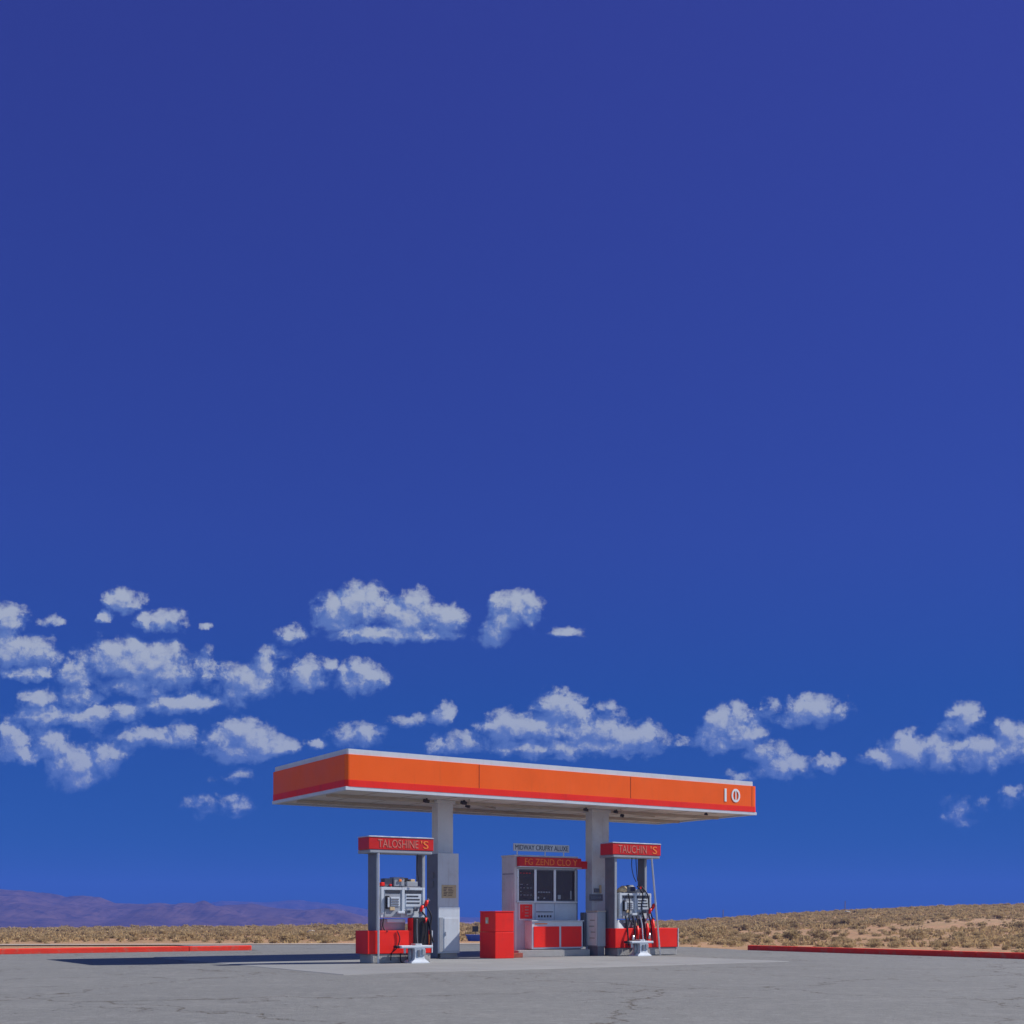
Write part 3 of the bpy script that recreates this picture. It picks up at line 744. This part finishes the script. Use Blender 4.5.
# ------------------------------------------------------------------ small far items
def tubb():
    x, y = -1.65, 58.0; z = TZ(x, y)
    t = bpy.data.objects.new('plastic_tub', None); COL.objects.link(t); t.location = (x, y, z)
    tag(t, 'low blue plastic tub lying on the sand behind the station', 'tub')
    MB().loft([(0.0, 0, 0, 0.42, 0.28, 3.5), (0.26, 0, 0, 0.52, 0.36, 3.5)], 20).build('body', M['blue'], t, False)
    MB().loft([(0.26, 0, 0, 0.55, 0.39, 3.5), (0.30, 0, 0, 0.55, 0.39, 3.5)], 20).build('rim', M['blue'], t)
tubb()
def marker(x, y, label):
    z = TZ(x, y); t = bpy.data.objects.new('marker_post', None); COL.objects.link(t); t.location = (x, y, z)
    tag(t, label, 'marker post')
    MB().box(-0.03, 0.03, -0.03, 0.03, -0.1, 0.62, 0.004).build('post', M['wood'], t)
    MB().box(-0.15, 0.15, -0.05, -0.031, 0.40, 0.68, 0.005).build('plate', M['screen'], t)
marker(-1.82, 61.0, 'short marker post with a dark square plate just behind the blue tub')
def stake(x, y, h, label):
    z = TZ(x, y); m = MB(); m.tube([(0, 0, -0.2), (0.02, 0.01, h)], 0.045, 7)
    o = m.build('wooden_stake', M['wood']); o.location = (x, y, z); tag(o, label, 'stake')
stake((723-512)/1227*148, 148, 1.1, 'thin wooden stake on the low left part of the hill crest')
stake((845-512)/1227*148, 148, 1.3, 'thin wooden stake on the hill crest above the pale boulder')
def boulder(x, y, r, label, seed):
    b = bmesh.new(); bmesh.ops.create_icosphere(b, subdivisions=3, radius=r)
    for v in b.verts:
        n_ = mnoise.noise(v.co*(1.3/r) + Vector((seed, 0, 0)))
        v.co *= 1 + 0.28*n_; v.co.z *= 0.62
    m = MB(); m._merge(b); o = m.build('boulder', M['rock'], None); o.location = (x, y, TZ(x, y)+r*0.25); tag(o, label, 'boulder')
boulder((311-512)/1227*88, 88, 0.30, 'pale boulder in the scrub beyond the end of the bright red kerb', 2)
boulder((847-512)/1227*128, 128, 0.34, 'pale boulder among the brush high on the hill', 9)

# ------------------------------------------------------------------ shrubs
def shrub_arrays(seed, n, size, stems=6):
    r = random.Random(seed); V = []; F = []
    lobes = [(r.uniform(-0.5, 0.5), r.uniform(-0.5, 0.5), r.uniform(0.22, 0.62), r.uniform(0.28, 0.5)) for _ in range(7)]
    lobes.append((0, 0, 0.4, 0.5))
    for _ in range(n):
        lx, ly, lz, lr = r.choice(lobes)
        d = Vector((r.gauss(0, 1), r.gauss(0, 1), r.gauss(0.25, 0.9))).normalized()
        rad = lr*(r.random()**0.45)
        p = Vector((lx, ly, lz)) + d*rad
        p.z = max(0.02, p.z*0.9)
        s = size*r.uniform(0.6, 1.4)
        ax = (d + Vector((r.gauss(0, .6), r.gauss(0, .6), r.gauss(0.5, .6)))).normalized()
        sd = ax.cross(Vector((r.gauss(0, 1), r.gauss(0, 1), r.gauss(0, 1)))).normalized()
        i = len(V)
        V += [p - sd*s*0.45, p + sd*s*0.45, p + ax*s*1.5 + sd*s*0.1]
        F.append((i, i+1, i+2))
    return V, F
def shrub_mesh(k):
    V, F = shrub_arrays(100+k, 620, 0.10)
    me = bpy.data.meshes.new('crown'); me.from_pydata(V, [], F); me.materials.append(M['sage'])
    st = MB(); r = random.Random(k)
    for j in range(8):
        a = r.uniform(0, 6.28); q = r.uniform(0.25, 0.55)
        st.tube([(0.03*math.cos(a), 0.03*math.sin(a), -0.05), (0.5*q*math.cos(a), 0.5*q*math.sin(a), 0.2), (q*math.cos(a), q*math.sin(a), 0.55)], 0.022, 5, 0.008)
    sm = bpy.data.meshes.new('stems'); st.bm.to_mesh(sm); st.bm.free(); sm.materials.append(M['stem'])
    return me, sm
SH = [shrub_mesh(k) for k in range(6)]

def in_lot(x, y):
    dx, dy = x-ORG.x, y-ORG.y; u = CU*dx+SU*dy; v = -SU*dx+CU*dy
    if u < 17.6 and v < 12.9: return True
    if 1.5 < u < 16.5 and v < 21.5: return True
    if v > 11 and y < 51.9 and x < 3: return True
    return u < 18.2 and v < 8
spots = []
tries = 0
while len(spots) < 7000 and tries < 140000:
    tries += 1
    y = math.sqrt(rng.uniform(30**2, 158**2)); s = rng.uniform(-0.53, 0.53); x = s*y
    if in_lot(x, y): continue
    px = 512+1227*s
    cl = mnoise.noise(Vector((x*0.07, y*0.09, 1.7))); c2 = mnoise.noise(Vector((x*0.25, y*0.25, 5.2)))
    right = sstep(620, 800, px)
    dens = (0.55 + 0.35*cl + 0.5*c2)*(1-right) + (0.50 + 0.5*cl + 0.6*c2)*right
    if y < 56 and px > 600: dens *= 0.5
    if y > 115: dens += 0.35
    if rng.random() > dens: continue
    big = rng.random()
    if px > 600:
        sz = rng.uniform(0.10, 0.34)
        if 58 < y < 95 and big < 0.14 + cl*0.45: sz = rng.uniform(0.40, 0.68)
    else:
        sz = rng.uniform(0.10, 0.30)
        if big < 0.12: sz = rng.uniform(0.34, 0.5)
    spots.append((x, y, sz, px))
# the ones that show largest are individuals
spots.sort(key=lambda q: -(q[2]/q[1]) if abs(q[0]/q[1]) < 0.43 else 0)
near, rest = spots[:290], spots[290:]
for i, (x, y, sz, px) in enumerate(near):
    cm, sm = SH[rng.randrange(6)]
    o = bpy.data.objects.new('desert_shrub', cm); COL.objects.link(o)
    o.location = (x, y, TZ(x, y)-0.02); o.rotation_euler = (0, 0, rng.uniform(0, 6.28))
    o.scale = (sz*rng.uniform(1.0, 1.45), sz*rng.uniform(1.0, 1.45), sz*rng.uniform(0.85, 1.15))
    c = bpy.data.objects.new('stems', sm); COL.objects.link(c); c.parent = o
    if px > 690: tag(o, 'dry grey-brown desert shrub on the slope behind the dark red kerb', 'shrub', 'desert shrubs on the hill slope')
    elif px > 365: tag(o, 'dry grey-brown desert shrub on the sand directly behind the station', 'shrub', 'desert shrubs behind the station')
    else: tag(o, 'dry grey-brown desert shrub on the flat below the mountains', 'shrub', 'desert shrubs on the flat')
def scrub(rest):
    protos = []
    for k in range(5):
        V, F = shrub_arrays(500+k, 110, 0.23)
        protos.append(np.array([tuple(v) for v in V]))
    allv = []
    for x, y, sz, px in rest:
        p = protos[rng.randrange(5)]; a = rng.uniform(0, 6.28); c, s = math.cos(a), math.sin(a)
        q = p*np.array([sz*rng.uniform(1.0, 1.5), sz*rng.uniform(1.0, 1.5), sz*rng.uniform(0.8, 1.15)])
        allv.append(np.stack([q[:, 0]*c - q[:, 1]*s + x, q[:, 0]*s + q[:, 1]*c + y, q[:, 2] + TZ(x, y) - 0.02], 1))
    v = np.concatenate(allv).astype(np.float32); n = len(v)
    me = bpy.data.meshes.new('desert_scrub'); me.vertices.add(n); me.vertices.foreach_set('co', v.ravel())
    me.loops.add(n); me.loops.foreach_set('vertex_index', np.arange(n, dtype=np.int32))
    me.polygons.add(n//3); me.polygons.foreach_set('loop_start', np.arange(0, n, 3, dtype=np.int32))
    me.update(calc_edges=True); me.validate(); me.materials.append(M['sage'])
    o = bpy.data.objects.new('desert_scrub', me); COL.objects.link(o)
    tag(o, 'distant mass of small dry scrub across the sand', 'scrub', kind='stuff')
scrub(rest)

def dry_grass(n=30000):
    g = np.random.default_rng(5); V = []; k = 0
    while k < n:
        y = math.sqrt(rng.uniform(47**2, 158**2)); x = rng.uniform(-0.53, 0.53)*y
        if in_lot(x, y): continue
        cl = mnoise.noise(Vector((x*0.10, y*0.10, 9.1))) + 0.6*mnoise.noise(Vector((x*0.4, y*0.4, 2.3)))
        lim = 0.32 + 1.25*cl + (0.22 if y > 95 else -0.12)
        if rng.random() > lim: continue
        k += 1; z = TZ(x, y); h = rng.uniform(0.07, 0.22)
        for j in range(3):
            a = rng.uniform(0, 6.28); w = rng.uniform(0.07, 0.17); ox, oy = rng.uniform(-.14, .14), rng.uniform(-.14, .14); lx, ly = rng.uniform(-.1, .1), rng.uniform(-.1, .1)
            V += [(x+ox-w*math.cos(a), y+oy-w*math.sin(a), z-0.01), (x+ox+w*math.cos(a), y+oy+w*math.sin(a), z-0.01), (x+ox+lx, y+oy+ly, z+h)]
    v = np.array(V, dtype=np.float32); m = len(v)
    me = bpy.data.meshes.new('dry_grass'); me.vertices.add(m); me.vertices.foreach_set('co', v.ravel())
    me.loops.add(m); me.loops.foreach_set('vertex_index', np.arange(m, dtype=np.int32))
    me.polygons.add(m//3); me.polygons.foreach_set('loop_start', np.arange(0, m, 3, dtype=np.int32))
    me.update(calc_edges=True); me.validate(); me.materials.append(M['straw'])
    o = bpy.data.objects.new('dry_grass', me); COL.objects.link(o); tag(o, 'short straw-coloured grass and brush between the shrubs', 'grass', kind='stuff')
dry_grass()

# ------------------------------------------------------------------ mountains
def range_mesh(name, D, prof, depth, zfoot, amp, seed, step=2.5):
    xs = np.arange(prof[0][0], prof[-1][0]+step, step); PX = [a for a, _ in prof]; PY = [b for _, b in prof]
    rows = [0.0, 0.12, 0.25, 0.38, 0.5, 0.62, 0.74, 0.86, 1.0, 1.25, 1.6, 2.0]
    V = []; F = []
    for t in rows:
        for p in xs:
            x = (p-512)/1227*D; y = D - depth*(1-t)
            top = (916-float(np.interp(p, PX, PY)))*D/1227 + 1.15
            top += (mnoise.fractal(Vector((p*0.11, seed, 0.0)), 0.8, 2.2, 5)*0.55)*D/1227*min(1.0, max(0.0, (top+6)/30))
            rg = 1 - abs(mnoise.noise(Vector((x*0.022 + y*0.006, y*0.004, seed+2))))*2
            n1 = 0.28*rg + mnoise.fractal(Vector((x*0.012, y*0.010, seed)), 1.0, 2.1, 5)
            if t <= 1.0:
                hgt = (top-zfoot)*t**0.85
                z = zfoot + hgt + amp*n1*(0.25 + math.sin(math.pi*min(t, 1.0)))*min(1, (top-zfoot)/25)*min(1.0, t*3)
            else:
                z = zfoot + (top-zfoot)*(1-(t-1.0))**1.2 + amp*n1*(2-t)*0.4
            V.append((x + 14*mnoise.noise(Vector((x*0.01, y*0.01, seed+5)))*(t > 0), y, z))
    nx = len(xs)
    F = [(j*nx+i, j*nx+i+1, (j+1)*nx+i+1, (j+1)*nx+i) for j in range(len(rows)-1) for i in range(nx-1)]
    me = bpy.data.meshes.new(name); me.from_pydata(V, [], F); me.materials.append(M['hill'])
    o = bpy.data.objects.new(name, me); COL.objects.link(o); tag(o, kind='structure')
range_mesh('mountains', 1500, [(-900, 896), (-500, 885), (-250, 893), (-100, 888), (0, 890), (20, 891), (44, 892.5), (55, 894), (68, 897), (82, 895.5), (99, 897.6), (116, 903), (137, 903.7), (154, 906), (178, 907), (198, 904.5), (215, 907), (236, 905.5), (253, 904.5), (273, 909), (297, 911), (321, 908), (342, 909.5), (360, 915), (376, 922), (400, 928)], 320, -12, 11.0, 4.2, step=1.6)
range_mesh('mountains', 2600, [(100, 920), (180, 908), (225, 901.5), (262, 903), (300, 900), (330, 903), (365, 909), (410, 915), (470, 917), (540, 918.5), (620, 920)], 400, -12, 10.0, 9.4)

# ------------------------------------------------------------------ air
hz = MB().box(-2850, 2850, -950, 3450, -14, 95).build('haze', None)
hz.data.materials.clear()
hm = bpy.data.materials.new('haze_air'); hm.use_nodes = True
nt = hm.node_tree; nt.nodes.clear()
pv = nd(nt, 'ShaderNodeVolumePrincipled'); out = nd(nt, 'ShaderNodeOutputMaterial')
pv.inputs['Color'].default_value = (0.08, 0.20, 0.82, 1)
pv.inputs['Density'].default_value = 0.00055
nt.links.new(pv.outputs[0], out.inputs['Volume'])
hz.data.materials.append(hm); tag(hz, kind='stuff')

# ------------------------------------------------------------------ sky with clouds
CLOUDS = [  # centre x, centre y, half width, half height (direction tangents x 1000 off the view axis, height above the horizon), weight
    (123, 601, 17, 11, 1), (103, 616, 8, 6, .9), (150, 621, 14, 9, 1), (170, 619, 16, 10, 1), (203, 625, 7, 3, .6),
    (6, 619, 20, 13, 1), (30, 651, 26, 15, 1), (5, 648, 20, 18, 1), (52, 620, 10, 4, .5), (28, 673, 30, 6, .8),
    (118, 660, 40, 20, 1), (158, 668, 38, 22, 1), (76, 674, 19, 14, .9), (140, 685, 45, 10, .8), (206, 666, 11, 17, .7),
    (248, 682, 30, 17, .9), (264, 665, 14, 14, .8), (275, 655, 12, 6, .5),
    (184, 704, 42, 9, .8), (36, 699, 20, 10, .9), (45, 716, 32, 10, .9), (92, 716, 26, 11, .9), (125, 712, 20, 9, .8), (76, 697, 22, 9, .8), (150, 737, 45, 10, .8), (180, 732, 14, 12, .8),
    (12, 742, 18, 16, 1), (25, 752, 14, 12, 1), (52, 745, 18, 14, 1), (75, 765, 24, 20, 1), (108, 758, 20, 16, 1),
    (243, 743, 40, 17, 1), (240, 732, 20, 14, 1), (270, 748, 24, 10, .9), (215, 805, 29, 9, .55), (240, 778, 20, 4, .4),
    (290, 634, 14, 9, .9), (362, 606, 26, 22, 1), (335, 612, 20, 19, 1), (405, 616, 30, 19, 1), (445, 617, 24, 13, 1), (392, 634, 62, 8, 1), (415, 600, 14, 10, .8),
    (515, 604, 24, 13, 1), (505, 617, 18, 12, .9), (493, 634, 15, 13, .8), (530, 618, 8, 8, .6), (566, 632, 14, 5, .7),
    (308, 674, 22, 15, .9), (326, 664, 10, 9, .7), (360, 677, 24, 15, 1), (318, 745, 11, 5, .6), (356, 735, 24, 11, .8), (378, 731, 10, 6, .5),
    (445, 715, 13, 11, .8), (434, 744, 11, 7, .7), (412, 720, 22, 5, .4), (462, 743, 24, 10, .7),
    (560, 708, 24, 16, 1), (515, 727, 32, 13, 1), (546, 728, 26, 14, 1), (595, 728, 34, 16, 1), (630, 738, 30, 15, 1), (560, 748, 62, 9, .9), (610, 748, 44, 8, .9), (608, 707, 10, 6, .5), (655, 738, 14, 10, .5),
    (682, 743, 13, 4, .5), (732, 722, 24, 16, 1), (716, 738, 20, 13, 1), (745, 735, 22, 11, .9), (768, 752, 20, 13, .9), (785, 766, 28, 11, .9), (772, 709, 11, 9, .6), (817, 709, 32, 13, .95), (805, 720, 26, 8, .7), (828, 763, 15, 7, .9), (740, 776, 14, 5, .5),
    (884, 758, 24, 9, .9), (910, 749, 26, 15, 1), (945, 752, 26, 17, 1), (966, 715, 17, 14, .95), (952, 728, 14, 8, .7), (985, 752, 38, 17, 1), (1012, 738, 24, 16, .95), (1040, 745, 34, 16, .9),
    (957, 808, 14, 13, .45), (985, 803, 8, 5, .4), (1012, 795, 12, 8, .4),
    (-60, 660, 50, 22, 1), (-90, 730, 60, 20, 1), (1120, 720, 50, 18, 1), (1170, 640, 40, 14, .9), (-160, 610, 50, 18, .9), (1260, 750, 70, 16, .9),
]
def cloud_group(items):
    g = bpy.data.node_groups.new('cloud_cover', 'ShaderNodeTree')
    g.interface.new_socket('P', in_out='INPUT', socket_type='NodeSocketVector')
    g.interface.new_socket('D', in_out='OUTPUT', socket_type='NodeSocketFloat')
    g.interface.new_socket('S', in_out='OUTPUT', socket_type='NodeSocketFloat')
    g.interface.new_socket('V', in_out='OUTPUT', socket_type='NodeSocketFloat')
    gi = nd(g, 'NodeGroupInput'); go = nd(g, 'NodeGroupOutput')
    P = gi.outputs[0]
    dn = nd(g, 'ShaderNodeTexNoise', noise_dimensions='2D'); g.links.new(P, dn.inputs['Vector']); dn.inputs['Scale'].default_value = 60.0; dn.inputs['Detail'].default_value = 5.0; dn.inputs['Roughness'].default_value = 0.6
    wob = vmth(g, 'SUBTRACT', dn.outputs['Color'], (0.5, 0.5, 0.5))
    Q = vmth(g, 'ADD', P, vmth(g, 'MULTIPLY', wob, (0.024, 0.015, 0.0)))
    acc = None
    for cx, cy, rx, ry, w in items:
        c = ((cx-512)/1227, (916-cy)/1227, 0.0)
        inv = (1227/(rx*1.25), 1227/(ry*1.28), 0.0)
        a = nd(g, 'ShaderNodeVectorMath', operation='MULTIPLY_ADD')
        g.links.new(Q, a.inputs[0]); a.inputs[1].default_value = inv; a.inputs[2].default_value = tuple(-c[i]*inv[i] for i in range(3))
        d = vmth(g, 'DOT_PRODUCT', a.outputs[0], a.outputs[0])
        m = mth(g, 'MULTIPLY_ADD', d, -0.9*w, 0.9*w)
        acc = m if acc is None else mth(g, 'SMOOTH_MAX', acc, m, 0.15)
    acc = mth(g, 'MAXIMUM', acc, -1.2)
    # billows: rounded cells with creases between them, several sizes
    vo = nd(g, 'ShaderNodeTexVoronoi', feature='F1', voronoi_dimensions='2D')
    g.links.new(vmth(g, 'ADD', P, vmth(g, 'MULTIPLY', wob, (0.012, 0.009, 0.0))), vo.inputs['Vector'])
    vo.inputs['Scale'].default_value = 62.0; vo.inputs['Detail'].default_value = 3.0; vo.inputs['Roughness'].default_value = 0.55; vo.inputs['Lacunarity'].default_value = 2.2
    vo.normalize = False
    puff = mth(g, 'SUBTRACT', 0.62, vo.outputs['Distance'])
    n = nd(g, 'ShaderNodeTexNoise', noise_dimensions='2D'); g.links.new(vscale(g, P, (1.0, 1.25, 1.0)), n.inputs['Vector'])
    n.inputs['Scale'].default_value = 48.0; n.inputs['Detail'].default_value = 8.0; n.inputs['Roughness'].default_value = 0.66; n.inputs['Distortion'].default_value = 0.2
    rag = mth(g, 'SUBTRACT', n.outputs['Fac'], 0.5)
    S = mth(g, 'ADD', acc, mth(g, 'MULTIPLY', puff, 0.30))
    D = mth(g, 'ADD', mth(g, 'ADD', acc, mth(g, 'MULTIPLY', puff, 0.55)), mth(g, 'MULTIPLY', rag, 1.7))
    g.links.new(D, go.inputs[0]); g.links.new(S, go.inputs[1])
    g.links.new(mth(g, 'ADD', acc, mth(g, 'MULTIPLY', rag, 1.9)), go.inputs[2])
    return g

wd = bpy.data.worlds.new('World'); sc.world = wd; wd.use_nodes = True
nt = wd.node_tree; nt.nodes.clear()
wo = nd(nt, 'ShaderNodeOutputWorld')
sky = nd(nt, 'ShaderNodeTexSky', sky_type='NISHITA'); sky.sun_disc = False
sky.sun_elevation = SUN_EL; sky.sun_rotation = R(90) - SUN_AZ
sky.altitude = 1500; sky.air_density = 1.0; sky.dust_density = 0.3; sky.ozone_density = 3.0
gen = nd(nt, 'ShaderNodeTexCoord').outputs['Generated']
sx = nd(nt, 'ShaderNodeSeparateXYZ'); nt.links.new(gen, sx.inputs[0])
X, Y, Z = sx.outputs
# deep polarised tint of the northern sky, relaxing towards the sun side and behind
ramp = nd(nt, 'ShaderNodeValToRGB'); nt.links.new(Z, ramp.inputs[0])
el = ramp.color_ramp.elements
TINT = [(0.0, (0.010, 0.086, 0.26)), (0.055, (0.010, 0.106, 0.32)), (0.17, (0.050, 0.146, 0.42)), (0.29, (0.140, 0.180, 0.545)), (0.45, (0.205, 0.205, 0.63)), (0.60, (0.270, 0.225, 0.70)), (1.0, (0.33, 0.30, 0.75))]
el[0].position, el[0].color = TINT[0][0], rgba(TINT[0][1]); el[1].position, el[1].color = TINT[-1][0], rgba(TINT[-1][1])
for p_, c_ in TINT[1:-1]:
    e = el.new(p_); e.color = rgba(c_)
behind = mapr(nt, Y, 0.35, -0.6, 0.0, 1.0, True)
tint = mixc(nt, behind, ramp.outputs[0], (1.25, 1.12, 1.0, 1))
even = mapr(nt, X, -0.45, 0.45, 1.04, 0.80)     # polariser: evens out the glow on the sun side of the view
dim = mth(nt, 'MULTIPLY_ADD', mth(nt, 'SUBTRACT', even, 1.0), mapr(nt, Y, 0.0, 0.4), 1.0)
skyc = mixc(nt, 1.0, vmth(nt, 'MULTIPLY', sky.outputs[0], dim), tint, 'MULTIPLY')
# clouds live in the direction (x/y, z/y) of the northern sky
ys = mth(nt, 'MAXIMUM', Y, 0.05)
cmb = nd(nt, 'ShaderNodeCombineXYZ')
nt.links.new(mth(nt, 'DIVIDE', X, ys), cmb.inputs[0]); nt.links.new(mth(nt, 'DIVIDE', Z, ys), cmb.inputs[1])
P2 = cmb.outputs[0]
sp = nd(nt, 'ShaderNodeSeparateXYZ'); nt.links.new(P2, sp.inputs[0])
inband = mth(nt, 'MULTIPLY', mth(nt, 'COMPARE', sp.outputs[1], (916-690)/1227, 165/1227), mth(nt, 'GREATER_THAN', Y, 0.3))
KS = 10.0     # in units of the background strength
def bgnode(col):
    n = nd(nt, 'ShaderNodeBackground'); nt.links.new(col, n.inputs[0]); n.inputs[1].default_value = 0.10; return n.outputs[0]
surf = bgnode(skyc)
# the sky is worked through in upright sectors so that each only weighs the clouds that reach into it
EDGES = [-420, -20, 70, 130, 210, 300, 400, 480, 560, 640, 720, 800, 900, 980, 1400]
for lo, hi in zip(EDGES, EDGES[1:]):
    items = [c for c in CLOUDS if c[0]+c[2]*2.3+16 > lo and c[0]-c[2]*2.3-16 < hi]
    if not items: continue
    grp = cloud_group(items)
    def G(vec):
        n = nd(nt, 'ShaderNodeGroup'); n.node_tree = grp; nt.links.new(vec, n.inputs[0]); return n.outputs
    D0, S0, V0 = G(P2); D1, S1, _ = G(vmth(nt, 'ADD', P2, (0.004, 0.0075, 0.0)))
    slope = mth(nt, 'SUBTRACT', S0, S1)            # positive on the sunward, upper side
    # thin bluish body, then the brighter sunlit billows inside it
    veil = mth(nt, 'MULTIPLY', mapr(nt, V0, -0.12, 0.70, 0.0, 1.0, True), 0.90)
    core = mapr(nt, mth(nt, 'ADD', D0, mth(nt, 'MULTIPLY', slope, 0.9)), 0.08, 0.95, 0.0, 1.0, True)
    lit = mth(nt, 'ADD', mth(nt, 'MULTIPLY', slope, 1.3), mth(nt, 'MULTIPLY', mth(nt, 'SUBTRACT', D0, D1), 0.5))
    lit = mth(nt, 'ADD', lit, mapr(nt, D0, 0.2, 1.7, 0.22, 0.70), clamp=True)
    vcol = (0.085*KS, 0.145*KS, 0.34*KS, 1)
    ccol = mixc(nt, lit, (0.14*KS, 0.195*KS, 0.36*KS, 1), (0.335*KS, 0.37*KS, 0.415*KS, 1))
    body = mixc(nt, veil, skyc, mixc(nt, core, vcol, ccol))
    here = mth(nt, 'MULTIPLY', inband, mth(nt, 'COMPARE', sp.outputs[0], ((lo+hi)/2-512)/1227, (hi-lo)/2/1227))
    mx = nd(nt, 'ShaderNodeMixShader'); nt.links.new(here, mx.inputs[0]); nt.links.new(surf, mx.inputs[1])
    nt.links.new(bgnode(body), mx.inputs[2]); surf = mx.outputs[0]
nt.links.new(surf, wo.inputs['Surface'])
wd.cycles.sampling_method = 'MANUAL'; wd.cycles.sample_map_resolution = 256

# ------------------------------------------------------------------ sun
sl = bpy.data.lights.new('sun', 'SUN'); sl.energy = 5.0; sl.angle = R(0.53); sl.color = (1.0, 0.94, 0.86)
so = bpy.data.objects.new('sun', sl); COL.objects.link(so)
so.rotation_euler = (-sun_dir).to_track_quat('-Z', 'Y').to_euler(); so.location = (20, 0, 40)

# ------------------------------------------------------------------ camera
cam = bpy.data.cameras.new('camera'); co = bpy.data.objects.new('camera', cam); COL.objects.link(co)
co.location = (0, 0, 1.15); co.rotation_euler = (R(90), 0, 0)
cam.sensor_width = 36.0; cam.lens = 36.0*1227/1024
cam.shift_y = (916-512)/1024
cam.clip_start = 0.1; cam.clip_end = 12000
sc.camera = co

sc.view_settings.view_transform = 'Standard'; sc.view_settings.look = 'None'
sc.view_settings.exposure = 0.48; sc.view_settings.gamma = 1.0
sc.cycles.max_bounces = 8; sc.cycles.transparent_max_bounces = 12; sc.cycles.volume_bounces = 0
sc.cycles.caustics_reflective = False; sc.cycles.caustics_refractive = False
